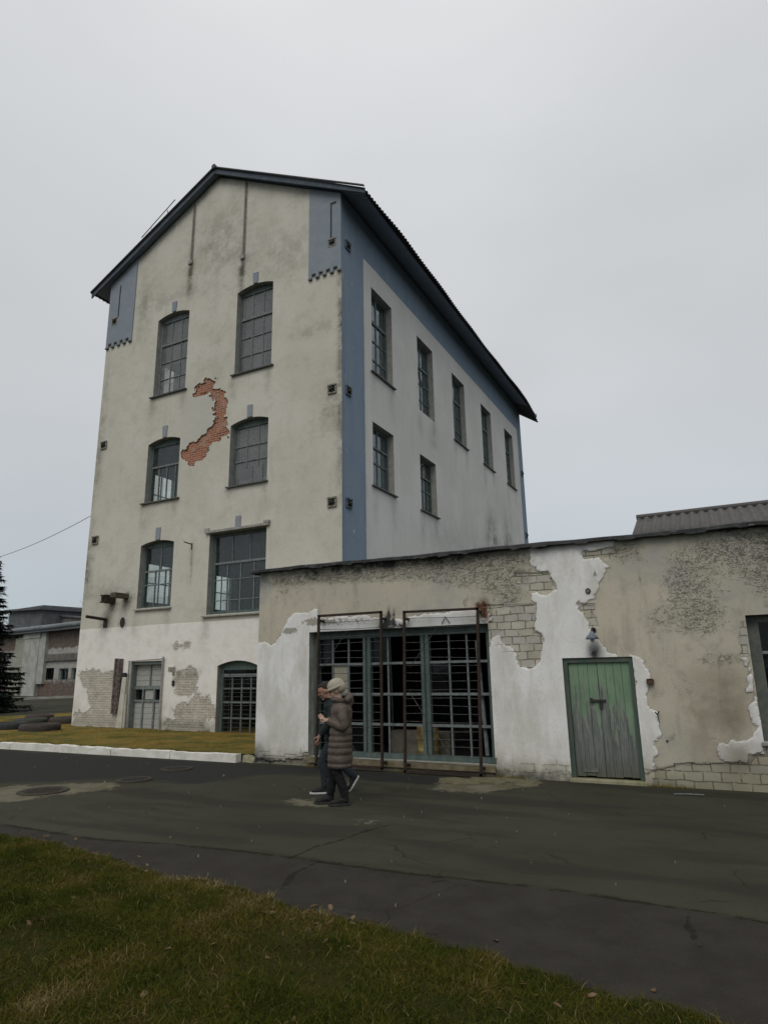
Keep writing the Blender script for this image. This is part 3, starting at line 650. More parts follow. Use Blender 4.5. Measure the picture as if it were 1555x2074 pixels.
# ------------------------------------------------------------------ the low building in front
Z6, Z7 = (500, 1080, 2.827), (1000, 1010, 2.802)
def P6(L): return px2(Z6, L, YA)
def P7(L): return px2(Z7, L, YA)
def mat_annex():
    q = M('peeling_annex_wall'); x, y, z = q.sep()
    v = q.comb(x, z, 0.0)
    n1 = q.noise(.8, 5, .6); n2 = q.noise(4, 6, .65); n3 = q.noise(45, 3, .6); n4 = q.noise(11, 6, .7)
    # tan render
    tan = q.mix(q.mr(n1, .35, .65), (.45, .415, .33), (.51, .46, .365))
    tan = q.mix(q.mul(q.mr(n2, .5, .72), .6), tan, (.31, .295, .25)); tan = q.mix(q.mul(q.mr(q.noise(1.7, 6, .7, stretch=(2.2, 1, .4)), .5, .7), .5), tan, (.29, .27, .21))
    tan = q.mix(q.mr(q.noise(.9, 4, .5, vec=q.comb(q.add(x, 7.3), y, z)), .55, .75), tan, (.36, .355, .325))
    # scratched and pitted zones
    rg = q.attr('rough')
    scr = q.n('TexNoise', {0: q.n('Mapping', {0: v, 'Rotation': (0, 0, .75), 'Scale': (7, 34, 1)}).outputs[0], 'Scale': 1.0, 'Detail': 5.0, 'Roughness': .7, 'Distortion': 1.2}).outputs[0]
    pit = q.noise(26, 4, .75)
    pit2 = q.noise(55, 3, .7); pits = q.math('MULTIPLY', q.mx(q.mr(scr, .57, .62), q.mx(q.mr(pit, .58, .63), q.mul(q.mr(pit2, .56, .62), .8))), q.mr(q.add(rg, q.mul(q.math('SUBTRACT', n4, .5), 1.7)), .25, .95), clamp=True)
    tan = q.mix(q.mul(q.mr(rg, .15, .8), .35), tan, (.34, .33, .27))
    tan = q.mix(q.mr(q.noise(2.6, 7, .75, dist=1.2), .635, .66), tan, (.27, .25, .20)); tan = q.mix(q.mul(q.mr(n3, .5, .75), .25), tan, (.25, .23, .18))
    tan = q.mix(q.mul(pits, .62), tan, (.12, .105, .075))
    spots = q.mr(q.vor(2.3), .035, .02); tan = q.mix(q.mul(spots, .7), tan, (.07, .06, .05))
    # bare blocks
    vd = q.n('VectorMath', {0: v, 1: q.n('VectorMath', {0: q.n('TexNoise', {0: v, 'Scale': 5.0, 'Detail': 3.0}).outputs[1], 'Scale': .05}, operation='SCALE').outputs[0]}, operation='ADD').outputs[0]
    bc, bf = q.brick(vd, .235, .122, .009, off=.5)
    bf = q.mul(bf, q.mr(q.noise(7, 5, .7), .34, .55))
    blk = q.ramp(bc, [(0, (.40, .365, .285)), (.3, (.46, .43, .34)), (.65, (.40, .39, .35)), (1, (.49, .46, .385))])
    blk = q.mix(q.mul(q.mr(n2, .45, .7), .45), blk, (.28, .265, .22)); blk = q.mix(q.mul(q.mr(z, .5, .02), .6), blk, (.23, .215, .13))
    blk = q.mix(q.mul(bf, .85), blk, (.13, .11, .08))
    sb = q.add(q.attr('sblock'), q.add(q.mul(q.math('SUBTRACT', q.noise(6, 5, .6), .5), .10), q.mul(q.math('SUBTRACT', bc, .5), .08)))
    fb = q.mr(sb, -.008, .01)
    col = q.mix(fb, tan, blk)
    # white skin
    sw = q.add(q.attr('swhite'), q.add(q.mul(q.math('SUBTRACT', q.noise(30, 4, .7), .5), .045), 0.0))
    fw = q.mr(sw, -.004, .005)
    wn = q.noise(1.4, 6, .6); wh = q.mix(q.mr(wn, .35, .7), (.77, .755, .735), (.69, .675, .64))
    wh = q.mix(q.mul(q.mr(z, .75, .08), q.mr(q.noise(3.5, 6, .7), .3, .65)), wh, (.50, .48, .40))
    seam = q.mul(bf, q.mr(q.add(q.noise(2.5, 4, .6), q.mul(z, -.75)), .28, .42)); wh = q.mix(q.mul(seam, .75), wh, (.22, .20, .15))
    wh = q.mix(q.mr(q.noise(9, 6, .75), .66, .72), wh, (.45, .43, .37)); wh = q.mix(q.mul(q.mr(q.noise(1.3, 6, .7, stretch=(1.6, 1, .6)), .44, .68), .7), wh, (.51, .49, .43)); wh = q.mix(q.mul(q.mr(q.noise(3.5, 6, .7, stretch=(3, 1, .25)), .55, .75), .4), wh, (.43, .42, .37)); wh = q.mix(q.mul(q.mr(z, .35, .0), q.mr(q.noise(5, 6, .7), .3, .6)), wh, (.30, .285, .21))
    flake = q.mul(q.mr(q.add(q.attr('flake'), q.mul(q.math('SUBTRACT', q.noise(13, 5, .7), .5), 1.6)), .45, .55), fw)
    wh = q.mix(flake, wh, (.34, .32, .27))
    wh = q.mix(q.mul(q.mr(q.noise(2.1, 5, .75, dist=1.5), .497, .5), q.mr(q.noise(2.1, 5, .75, dist=1.5), .503, .5)), wh, (.38, .36, .32))
    col = q.mix(fw, col, wh)
    rim = q.mul(q.mr(sw, -.028, -.004), q.mr(sw, .003, -.003)); col = q.mix(q.mul(q.mul(rim, q.mr(n4, .4, .65)), .4), col, (.15, .135, .105))
    st = q.attr('stain'); col = q.mix(q.math('MULTIPLY', q.mul(st, q.mr(q.noise(2.2, 5, .6), .2, .6)), .8, clamp=True), col, (.16, .13, .085))
    rs = q.attr('rust'); col = q.mix(q.math('MULTIPLY', q.mul(rs, q.mr(q.noise(16, 5, .7), .3, .55)), 1.0, clamp=True), col, (.09, .04, .022))
    col = grime_mix(q, col, (.05, .05, .048), 1.0, 3.0)
    h = q.add(q.mul(fw, .5), q.mul(q.math('SUBTRACT', 1.0, fb), .5))
    h = q.add(h, q.add(q.mul(n3, .08), q.mul(n4, .22))); h = q.add(h, q.mul(q.mul(bf, q.mx(fb, q.mul(seam, fw))), -.5)); h = q.add(h, q.mul(pits, -.8)); h = q.add(h, q.mul(flake, -.25))
    return q.done(q.bsdf(col, .9, q.bump(h, .9, .022), spec=.2))
WHITE = [P6([(50, 622), (90, 630), (140, 640), (190, 600), (215, 560), (235, 505), (270, 460), (330, 455), (405, 435), (415, 478), (560, 482), (740, 480), (830, 482), (890, 478), (905, 500), (915, 470), (1300, 446), (1340, 440), (1405, 448), (1405, 505), (1392, 520), (1392, 590), (1400, 1330), (1470, 1420), (0, 1420), (0, 622)]),
         P6([(1390, 590), (1440, 590), (1460, 640), (1500, 650), (1540, 700), (1545, 760), (1620, 800), (2000, 800), (2000, 1500), (1380, 1500)]),
         P7([(-30, 790), (20, 800), (45, 870), (115, 890), (150, 955), (200, 965), (260, 920), (275, 850), (270, 770), (235, 740), (230, 650), (235, 600), (205, 580), (205, 530), (300, 540), (350, 510), (320, 470), (310, 415), (245, 410), (245, 385), (205, 380), (200, 290), (200, 230), (690, 200), (690, 270), (510, 295), (505, 345), (600, 350), (650, 385), (620, 430), (600, 470), (605, 540), (560, 580), (485, 600), (495, 640), (525, 680), (535, 740), (575, 740), (590, 770), (620, 830), (640, 875), (690, 895), (640, 1100), (420, 1700), (-30, 1700)]),
         P7([(780, 895), (850, 920), (885, 960), (890, 1010), (880, 1060), (880, 1200), (925, 1215), (935, 1330), (905, 1380), (915, 1440), (905, 1500), (915, 1540), (870, 1565), (840, 1565), (780, 1000)]),
         P7([(1385, 905), (1440, 890), (1470, 1000), (1530, 1400), (1530, 1445), (1450, 1460), (1440, 1500), (1310, 1500), (1280, 1485), (1275, 1400), (1300, 1395), (1345, 1450), (1360, 1440), (1350, 1380), (1440, 1350), (1490, 1320), (1500, 1290), (1460, 1270), (1445, 1180), (1480, 1150), (1475, 1100), (1435, 1095), (1440, 1060), (1440, 980), (1400, 930)])]
BLOCK = [P7([(-60, 600), (235, 595), (230, 650), (240, 740), (275, 770), (280, 850), (262, 925), (200, 970), (150, 960), (110, 890), (45, 875), (-20, 790), (-60, 700)]),
         P7([(100, 440), (110, 420), (315, 410), (350, 500), (300, 545), (200, 520), (120, 480)]),
         P7([(500, 290), (690, 275), (720, 300), (640, 350), (500, 350)]), P7([(480, 600), (570, 600), (590, 720), (530, 730)]),
         P7([(900, 1540), (935, 1525), (1060, 1500), (1440, 1497), (1460, 1455), (1560, 1400), (2400, 1350), (2400, 1760), (900, 1760)]),
         P7([(1390, 700), (1430, 690), (1440, 890), (1395, 890)]),
         P6([(90, 1262), (345, 1268), (345, 1400), (60, 1400)]), P6([(330, 1270), (1430, 1300), (1430, 1450), (330, 1450)])]
def annex_attrs(P):
    w = sdf_any(P, WHITE)
    base = sdf(P, P6([(330, 1262), (1425, 1300), (1425, 1500), (330, 1500)])); w = np.minimum(w, -base)   # ledge under the big window is bare
    w = np.minimum(w, -sdf(P, P6([(60, 1300), (345, 1306), (345, 1500), (60, 1500)])))
    w = w+fbm(P, 4.5, 5, 5)*.17+fbm(P, 22, 8, 2)*.035
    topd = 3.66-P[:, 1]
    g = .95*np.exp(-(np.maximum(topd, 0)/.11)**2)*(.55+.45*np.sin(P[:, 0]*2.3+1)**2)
    g += blobs(P, [(-8.0, 3.45, .5, .12, .6), (-6.9, 3.5, .5, .16, .6), (-5.8, 3.55, .8, .12, .7), (-4.2, 3.5, 1.0, .13, .6), (1.0, 3.3, .5, .4, .7), (.3, 3.55, .5, .2, .5), (-8.25, .2, .3, .2, .6), (-1.79, 1.86, .1, .16, .9), (-1.0, 1.35, .06, .14, .6), (-7.6, .05, 2, .08, .7), (-3, .02, 2, .08, .8), (-5.36, 2.50, .13, .11, 3.0), (-5.25, 2.44, .22, .05, 3.0), (-5.33, 2.62, .03, .12, 2.0), (-5.22, 2.6, .025, .12, 2.0)])
    rough = blobs(P, [(-6.4, 3.5, 1.6, .10, 1.2), (-5.0, 3.42, 1.8, .16, 1.3), (-3.6, 3.3, .9, .28, 1.1), (-3.1, 2.9, .4, .35, .7), (-7.6, 3.2, .5, .3, .4), (-.35, 2.85, .35, .5, 1.0), (-.25, 2.3, .35, .25, .7), (.25, 3.3, .4, .25, 1.0), (.8, 3.0, .5, .5, 1.0), (-.9, 2.3, .25, .3, .5), (-1.2, 3.4, .3, .2, .8), (1.8, 2.9, .8, .6, .8), (0.0, 1.75, .6, .1, .6)])
    st = blobs(P, [(-.45, .95, .22, .5, .75), (.0, .85, .22, .6, .85), (-.1, 1.4, .4, .3, .4), (-1.25, .2, .2, .3, .3), (.1, .35, .7, .2, .5), (-5.2, .1, 2.0, .14, .9), (-3.9, .1, .6, .15, .9)])
    rust = blobs(P, [(-3.53, 2.6, .10, .2, 1.3), (-3.6, 2.72, .1, .06, 1.0)])
    fl = blobs(P, [(-6.3, 2.58, .7, .1, .55), (-7.5, 2.45, .22, .07, .9), (-6.95, 2.62, .3, .1, .6), (-2.75, 2.1, .15, .18, .8), (-2.9, 3.1, .25, .12, .5), (-2.5, .1, 1.2, .1, .5)])
    return dict(swhite=w, sblock=sdf_any(P, BLOCK), rough=rough, stain=st, rust=rust, flake=fl, grime=g)
MAT_ANNEX = mat_annex()
MAT_REVEAL_A = simple('annex_reveal', (.40, .40, .37), (.27, .265, .22), 6, bumps=.5)
MAT_DARKIN = simple('dark_room_wall', (.045, .043, .04), (.03, .028, .027), 2)  # one very dark tone for the room walls
annex = empty('low_workshop', (-8.25, YA, 0), 'long low workshop with peeling white plaster, barred window opening and green double door', 'building')
AW = op(-7.03, -3.47, .17, 2.41); AD = op(-2.29, -1.25, .05, 1.81); AW2 = op(.31, 2.3, .64, 2.34); AW3 = op(4.2, 6.4, .64, 2.34)
AO = (0, YA, 0)
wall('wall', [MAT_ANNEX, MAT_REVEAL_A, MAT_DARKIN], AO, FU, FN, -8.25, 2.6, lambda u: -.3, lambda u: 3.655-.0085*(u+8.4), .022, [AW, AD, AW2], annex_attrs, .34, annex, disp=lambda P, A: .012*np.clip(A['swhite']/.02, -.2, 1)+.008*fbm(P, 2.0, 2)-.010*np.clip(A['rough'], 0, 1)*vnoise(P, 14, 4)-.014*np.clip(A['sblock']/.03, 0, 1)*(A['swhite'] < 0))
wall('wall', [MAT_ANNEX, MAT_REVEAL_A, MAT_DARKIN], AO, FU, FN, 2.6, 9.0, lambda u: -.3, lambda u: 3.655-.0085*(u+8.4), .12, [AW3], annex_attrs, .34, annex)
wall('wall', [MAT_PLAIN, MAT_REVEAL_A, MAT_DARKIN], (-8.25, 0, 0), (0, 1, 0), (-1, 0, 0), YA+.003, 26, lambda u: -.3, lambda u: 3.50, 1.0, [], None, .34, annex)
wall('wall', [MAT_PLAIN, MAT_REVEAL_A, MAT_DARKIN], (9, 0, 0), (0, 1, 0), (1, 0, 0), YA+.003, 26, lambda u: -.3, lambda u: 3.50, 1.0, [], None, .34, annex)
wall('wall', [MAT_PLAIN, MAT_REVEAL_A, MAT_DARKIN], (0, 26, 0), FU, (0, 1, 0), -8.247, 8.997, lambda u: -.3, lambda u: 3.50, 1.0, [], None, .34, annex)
b = MB(); b.box(-7.9, 8.6, -.05, .02, -(YA+.36), -25.6); b.build('room_floor', simple('dirty_floor', (.05, .045, .04), (.03, .028, .026), 3), annex)
b = MB(); b.box(-7.9, 8.6, .02, 3.5, -16.0, -16.15); b.build('partition', MAT_DARKIN, annex)
b = MB(); b.box(-2.9, -2.7, .02, 3.5, -(YA+.36), -15.9); b.build('partition', MAT_DARKIN, annex)
b = MB(); b.box(-5.9, -4.7, .02, .55, -11.7, -11.95); b.build('partition', simple('room_low_wall', (.22, .20, .16), (.14, .125, .10), 5), annex)
# roof slab with a ragged felt edge
v, f = [], []
xs = np.arange(-8.45, 9.2, .05)
prof = []
for i, X in enumerate(xs):
    nz_ = mnoise.noise(Vector((X*1.3, 0, 3)))*.03; n2_ = mnoise.noise(Vector((X*6, 5, 3)))*.014
    fy = YA-.13-nz_*1.2+n2_; zt = 3.715-.0085*(X+8.4)+nz_*.5+.008*math.sin(X*1.7); zb = zt-.055-abs(n2_)*2.2-.02*(mnoise.noise(Vector((X*3, 9, 1)))>0.1)
    prof.append([(X, 26.15, zt+.02), (X, YA+.4, zt+.015), (X, fy+.02, zt), (X, fy, zt-.012), (X, fy+.004, zb), (X, fy+.06, zb+.005), (X, YA+.02, zt-.06)])
for pr_ in prof: v += pr_
K = 7
for i in range(len(prof)-1):
    for k in range(K-1): f.append((i*K+k, i*K+k+1, (i+1)*K+k+1, (i+1)*K+k))
f.append(tuple(range(K))); f.append(tuple(range(len(v)-K, len(v)))[::-1])
me = bpy.data.meshes.new('roof'); me.from_pydata(v, [], f); me.update()
q = M('roofing_felt'); x, y, z = q.sep(); col = q.mix(q.mr(q.noise(3, 6, .7), .35, .65), (.035, .036, .038), (.075, .075, .075)); col = q.mix(q.mr(q.noise(8, 6, .75, stretch=(1, 1, 4)), .60, .66), col, (.22, .225, .225))
MAT_FELT = q.done(q.bsdf(col, .85, q.bump(q.noise(18, 5, .7), .7, .015), spec=.25))
finish(me, 'roof', MAT_FELT, annex)
# raised grey corrugated roof behind the parapet
pA, pB, pC = onY(1281, 1079, 11.3), onY(1288, 1047, 12.4), None
z0c, z1c = pA[2]-.06, pB[2]
x0c = pA[0]
v, f = corrugated((x0c, 11.2, z0c), (10.2, 0, 0), (0, 1.3, z1c-z0c), .15, .022, 6)
me = bpy.data.meshes.new('roof'); me.from_pydata(v, [], f); me.update(); rr_ = finish(me, 'corrugated_roof', MAT_SHEET_G, annex, True, fix=False)
v, f = corrugated((x0c, 12.5, z1c), (10.2, 0, 0), (0, 1.3, -(z1c-z0c)), .15, .022, 4)
me = bpy.data.meshes.new('roof'); me.from_pydata(v, [], f); me.update(); finish(me, 'corrugated_roof', MAT_SHEET_G, annex, True, fix=False)
b = MB(); b.prism([(11.25, 3.7), (13.75, 3.7), (13.75, z0c-.03), (12.5, z1c-.03), (11.25, z0c-.03)], 0, .1); b.O, b.U, b.N = Vector((x0c+.05, 0, 0)), Vector((0, 1, 0)), Vector((1, 0, 0))
b2 = MB((x0c+.05, 0, 0), (0, 1, 0), (1, 0, 0)); b2.prism([(11.25, 3.7), (13.75, 3.7), (13.75, z0c-.03), (12.5, z1c-.03), (11.25, z0c-.03)], 0, .1); b2.build('gable', MAT_PLAIN, annex)
b = MB(); b.tube([(x0c-.03, 12.5, z1c+.01), (x0c+10.2, 12.5, z1c+.01)], .05, 8); b.build('ridge_cap', MAT_SHEET_G, annex)

# the big window: three bays of glazing bars, mostly without glass
b = MB(AO, FU, FN); D0, D1 = -.27, -.19
b.box(-7.026, -6.93, .18, 2.405, D0, D1+.03); b.box(-3.57, -3.474, .18, 2.405, D0, D1+.03); b.box(-6.93, -3.57, 2.27, 2.405, D0, D1+.02); b.box(-6.93, -3.57, .175, .26, D0, D1+.02)
for a in (-5.97, -4.80):
    b.box(a, a+.062, .26, 2.27, D0, D1+.015); b.box(a+.095, a+.16, .26, 2.27, D0, D1+.02); b.box(a+.062, a+.095, .26, 2.27, D0, D1-.02)
b.cur = 1
bays = [(-6.93, -5.97), (-5.81, -4.80), (-4.64, -3.57)]
for k, (a, c) in enumerate(bays):
    for z in (1.80, 1.26, .74): b.box(a, c, z-.021, z+.021, D0+.01, D1-.012)
    for t in ((.3, .66), (.34, .66), (.34, .65))[k]:
        if k == 1 and t > .5: continue
        u = a+(c-a)*t; b.box(u-.014, u+.014, .26, 2.27, D0+.02, D1-.02)
wf = b.build('window', [MAT_TEAL, MAT_MUNTIN], annex)
p = MB(AO, FU, FN)
p.box(-6.64, -6.33, 1.28, 1.78, -.245, -.235); p.build('board', simple('cream_board', (.34, .32, .24), (.29, .27, .21), 4), wf)
for (a, c, z0, z1) in ((-6.92, -6.65, 1.83, 2.26), (-5.8, -5.48, 1.83, 2.26), (-4.62, -4.3, 1.28, 1.78), (-4.27, -3.95, .28, .72), (-6.3, -5.98, .28, .72)):
    p = MB(AO, FU, FN); p.box(a, c, z0, z1, -.243, -.237); p.build('pane', MAT_GLASS_DARK, wf)
b = MB(); b.tube([(-3.80, YA+.33, 2.15), (-3.70, YA+.30, .28)], .035, 8); b.build('leaning_pipe', MAT_MUNTIN, wf)
b = MB(); b.tube([(-5.36, YA+.1, 2.3), (-5.34, YA+.12, .5)], .006, 5); b.build('hanging_wire', MAT_WIRE, wf)
b = MB(AO, FU, FN); b.box(-7.03, -3.47, .06, .168, -.3, .035); b.build('window_sill', simple('mossy_sill', (.13, .105, .06), (.20, .17, .11), 8, bumps=.8), annex, bevel=.012)

# rusty grilles standing in front of it
def grille(q, n, seed, y=10.36):
    r_ = random.Random(seed); b = MB((0, y, 0), FU, FN); T = .021
    (ax, az), (bx, bz), (cx_, cz), (dx, dz) = q                    # tl tr br bl
    for (p0, p1) in ((q[0], q[1]), (q[1], q[2]), (q[3], q[2]), (q[0], q[3])):
        v0, v1 = Vector((p0[0], 0, p0[1])), Vector((p1[0], 0, p1[1]))
        t = (v1-v0).normalized(); s_ = Vector((t.z, 0, -t.x))*T
        e = t*T*.9
        P = lambda v, d: (v.x, y-d, v.z)
        b.hexa([P(v0-s_-e, -.02), P(v1-s_+e, -.02), P(v1+s_+e, -.02), P(v0+s_-e, -.02), P(v0-s_-e, .02), P(v1-s_+e, .02), P(v1+s_+e, .02), P(v0+s_-e, .02)])
    g_ = b.build('window_grille', MAT_RUST, annex)
    b = MB((0, y, 0), FU, FN)
    for k in range(1, n):
        t = k/n; L = (ax+(dx-ax)*t, az+(dz-az)*t); R = (bx+(cx_-bx)*t, bz+(cz-bz)*t)
        o1, o2 = r_.uniform(-.012, .012), r_.uniform(-.012, .012); pts = []
        for j in range(6): w = j/5; pts.append(b.P(L[0]+(R[0]-L[0])*w, L[1]+(R[1]-L[1])*w+o1+(o2-o1)*w+.008*math.sin(w*5+k), -.0))
        b.tube(pts, .0048, 5)
    for k in range(2):
        u = ax+(bx-ax)*(.33+.33*k)
    b.build('bar', MAT_WIRE, g_, fix=False).data
    b = MB((0, y, 0), FU, FN)
    for (s0, s1) in (((.05, .62), (.4, .98)), ((.95, .62), (.5, .98))):
        pass
    b.tube([b.P(ax+.08, az-.95, -.012), b.P(ax+.6, az-.05-.25, -.012)], .006, 5); b.build('brace', MAT_WIRE, g_)
    b = MB((0, y, 0), FU, FN); b.tube([b.P(ax+.05, az-1.35, -.012), b.P(ax+.75, az-2.35, -.012)], .006, 5); b.build('brace', MAT_WIRE, g_)
    return g_
grille([(-6.70, 2.69), (-5.385, 2.69), (-5.41, .06), (-6.74, .06)], 20, 1)
grille([(-4.925, 2.665), (-3.575, 2.645), (-3.655, .045), (-4.98, .035)], 20, 2)
for u, z in ((-6.70, 2.6), (-5.39, 2.58), (-4.93, 2.55), (-3.58, 2.6), (-6.74, .15), (-5.41, .14), (-4.97, .12), (-3.65, .13)):
    b = MB(AO, FU, FN); b.box(u-.02, u+.02, z-.02, z+.02, -.05, .19); b.build('grille_bracket', MAT_RUST, annex)
b = MB(AO, FU, FN); b.tube([b.P(-4.29, 2.44, .03), b.P(-4.22, 2.56, .03), b.P(-4.14, 2.44, .03)], .008, 5); b.build('wire_loop', MAT_IRON, annex)

# green double door
def mat_door():
    q = M('peeling_green_planks'); x, y, z = q.sep()
    n1 = q.noise(3.2, 6, .7, stretch=(5, 1, .55)); n2 = q.noise(22, 5, .7, stretch=(3, 1, .12)); n3 = q.noise(2.0, 3, .5)
    wood = q.mix(q.mr(n2, .3, .7), (.085, .10, .09), (.20, .21, .19)); wood = q.mix(q.mul(q.mr(z, .5, .05), .7), wood, (.085, .08, .055))
    green = q.mix(q.mr(n3, .35, .65), (.14, .235, .145), (.185, .275, .175)); green = q.mix(q.mul(q.mr(n2, .5, .7), .4), green, (.23, .29, .20))
    pl = q.n('Attribute', attribute_name='plank').outputs['Fac']
    f = q.mr(q.add(q.add(q.mul(z, .62), q.mul(pl, .38)), q.mul(q.math('SUBTRACT', n1, .5), 2.6)), .78, 1.04)
    col = q.mix(f, wood, green); rim = q.mul(q.mr(f, .0, .4), q.mr(f, .9, .5)); col = q.mix(q.mul(rim, .5), col, (.30, .31, .24))
    col = q.mix(q.mul(q.mr(q.noise(60, 3, .6, stretch=(1, 1, .08)), .55, .75), .5), col, (.03, .035, .035))
    return q.done(q.bsdf(col, .75, q.bump(q.add(q.mul(f, .4), n2), .6, .006), spec=.3))
MAT_DOOR = mat_door()
b = MB(AO, FU, FN); b.box(-2.286, -2.225, .05, 1.805, -.16, -.02); b.box(-1.315, -1.254, .05, 1.805, -.16, -.02); b.box(-2.225, -1.315, 1.735, 1.805, -.16, -.02)
dfm = b.build('door', simple('dark_green_frame', (.05, .085, .07), (.09, .10, .08), 8, .8, stretch=(1, 1, .3)), annex)
for a, c, n, dz in ((-2.222, -1.79, 3, 0), (-1.786, -1.318, 4, .004)):
    b = MB(AO, FU, FN); w_ = (c-a)/n; vals = []
    for k in range(n):
        j = rng.uniform(-.012, .012) if 0 < k else 0
        b.box(a+k*w_+.0025, a+(k+1)*w_-.0025, .075+rng.uniform(0, .02), 1.728+dz, -.10, -.062+rng.uniform(-.003, .004)+dz); vals += [rng.uniform(0, 1)]*8
    lf = b.build('door_leaf', MAT_DOOR, dfm)
    at = lf.data.attributes.new('plank', 'FLOAT', 'POINT'); at.data.foreach_set('value', vals[:len(lf.data.vertices)])
b = MB(AO, FU, FN); b.box(-1.90, -1.70, 1.155, 1.185, -.06, -.03); b.box(-1.925, -1.895, 1.13, 1.21, -.06, -.025); b.build('hasp', MAT_IRON, dfm)
b = MB(AO, FU, FN); b.box(-1.80, -1.75, 1.06, 1.12, -.05, -.02); b.tube([b.P(-1.79, 1.12, -.035), b.P(-1.79, 1.16, -.035), b.P(-1.76, 1.16, -.035), b.P(-1.76, 1.12, -.035)], .006, 5); b.build('padlock', MAT_IRON, dfm)
b = MB(AO, FU, FN); b.box(-2.12, -1.90, .14, .20, -.06, -.045); b.build('patch_board', simple('grey_patch_board', (.15, .155, .14), (.10, .105, .095), 12), dfm)
b = MB(AO, FU, FN); b.box(-2.32, -1.22, -.1, .052, -.3, .05); b.build('threshold', simple('mossy_threshold', (.20, .19, .10), (.30, .28, .19), 7, .9, bumps=.8), annex, bevel=.015)

# window at the right edge
for w, nb in ((AW2, 3), (AW3, 3)):
    b = MB(AO, FU, FN)
    b.box(w['u0']+.004, w['u0']+.15, w['z0']+.004, w['z1']-.004, -.26, -.16); b.box(w['u1']-.12, w['u1']-.004, w['z0']+.004, w['z1']-.004, -.26, -.16)
    b.box(w['u0']+.15, w['u1']-.12, w['z1']-.1, w['z1']-.004, -.26, -.16); b.box(w['u0']+.15, w['u1']-.12, w['z0']+.004, w['z0']+.08, -.26, -.16)
    b.cur = 1
    for k in range(1, nb): u = w['u0']+.15+(w['u1']-w['u0']-.27)*k/nb; b.box(u-.02, u+.02, w['z0']+.08, w['z1']-.1, -.25, -.18)
    for k in (1, 2): z = w['z0']+(w['z1']-w['z0'])*k/3+.05; b.box(w['u0']+.15, w['u1']-.12, z-.02, z+.02, -.248, -.182)
    f = b.build('window', [simple('grey_green_frame', (.13, .135, .11), (.085, .10, .09), 9, .8), MAT_MUNTIN], annex)
    p = MB(AO, FU, FN); p.box(w['u0']+.1, w['u1']-.08, w['z0']+.05, w['z1']-.05, -.22, -.214); p.build('pane', MAT_GLASS_DARK, f)
    s_ = MB(AO, FU, FN); s_.box(w['u0']-.03, w['u1']+.03, w['z0']-.05, w['z0']+.002, -.3, .04); s_.build('window_sill', MAT_CONC, f, bevel=.01)

# lettering "A" left on the plaster
cu = bpy.data.curves.new('painted_letter', 'FONT'); cu.body = 'A'; cu.size = .12; cu.extrude = .001
to = bpy.data.objects.new('tmp', cu); C.objects.link(to); dg = bpy.context.evaluated_depsgraph_get()
me = bpy.data.meshes.new_from_object(to.evaluated_get(dg)); bpy.data.objects.remove(to)
for vv in me.vertices: p_ = vv.co.copy(); vv.co = (-1.70+p_.x*.75, YA-.026-p_.z, 3.06+p_.y)
finish(me, 'painted_letter', simple('faded_grey_paint', (.22, .215, .21), (.32, .31, .30), 30), annex, fix=False)
# small fittings on the wall
b = MB(AO, FU, FN); b.prism([(-1.80+.04*math.cos(t), 2.83+.045*math.sin(t)) for t in np.linspace(0, 6.28, 21)[:-1]], -.02, .03); vp_ = b.build('vent_pipe', MAT_IRON, annex)
b = MB(AO, FU, FN); b.prism([(-1.80+.024*math.cos(t), 2.83+.027*math.sin(t)) for t in np.linspace(0, 6.28, 17)[:-1]], .03, .036); b.build('cap', simple('ash_grey', (.2, .2, .2), (.1, .1, .1), 20), vp_)
lamp = empty('wall_lamp', (-1.77, YA, 2.2), 'old blue-grey enamel lamp on a bent bracket above the green door', 'lamp')
b = MB(AO, FU, FN); b.prism([(-1.77+.035*math.cos(t), 2.22+.045*math.sin(t)) for t in np.linspace(0, 6.28, 15)[:-1]], .0, .025); b.build('wall_plate', MAT_IRON, lamp)
b = MB(AO, FU, FN); b.tube([b.P(-1.77, 2.22, .02), b.P(-1.77, 2.25, .09), b.P(-1.775, 2.235, .14), b.P(-1.78, 2.19, .16)], .014, 8); b.build('bracket', MAT_IRON, lamp, True)
b = MB(); b.lathe((-1.78, YA-.16, 2.08), [(.001, .125), (.022, .12), (.03, .10), (.05, .07), (.085, .035), (.10, .0), (.094, .0), (.08, .03), (.045, .062), (.02, .09), (.001, .095)], 24); b.build('lamp_shade', simple('enamel', (.17, .20, .225), (.10, .12, .14), 12, .45), lamp, True)
b = MB(); b.lathe((-1.78, YA-.16, 2.06), [(.001, -.03), (.018, -.024), (.03, .0), (.026, .03), (.016, .06), (.001, .062)], 16); b.build('bulb', simple('cloudy_glass', (.4, .4, .38), (.3, .3, .3), 6, .3), lamp, True)
b = MB(AO, FU, FN); b.box(-1.085, -.985, 1.405, 1.475, -.01, .07); b.box(-1.075, -.995, 1.475, 1.485, -.01, .085)
tag(b.build('junction_box', MAT_RUST_L, None, bevel=.006), 'small rusty junction box on the wall right of the green door', 'junction box')
b = MB(AO, FU, FN); b.tube([b.P(-.985, .99, -.02), b.P(-.985, .985, .07), b.P(-.955, 1.03, .09)], .01, 6); b.tube([b.P(-.985, .985, .07), b.P(-1.01, 1.02, .09)], .008, 6); b.tube([b.P(-.985, .99, .012), b.P(-.975, .86, .012)], .004, 5)
b.build('hook', MAT_IRON, annex)
b = MB(AO, FU, FN); b.prism([(-.9+.014*math.cos(t), .62+.018*math.sin(t)) for t in np.linspace(0, 6.28, 9)[:-1]], -.01, .02); b.build('peg', MAT_IRON, annex)
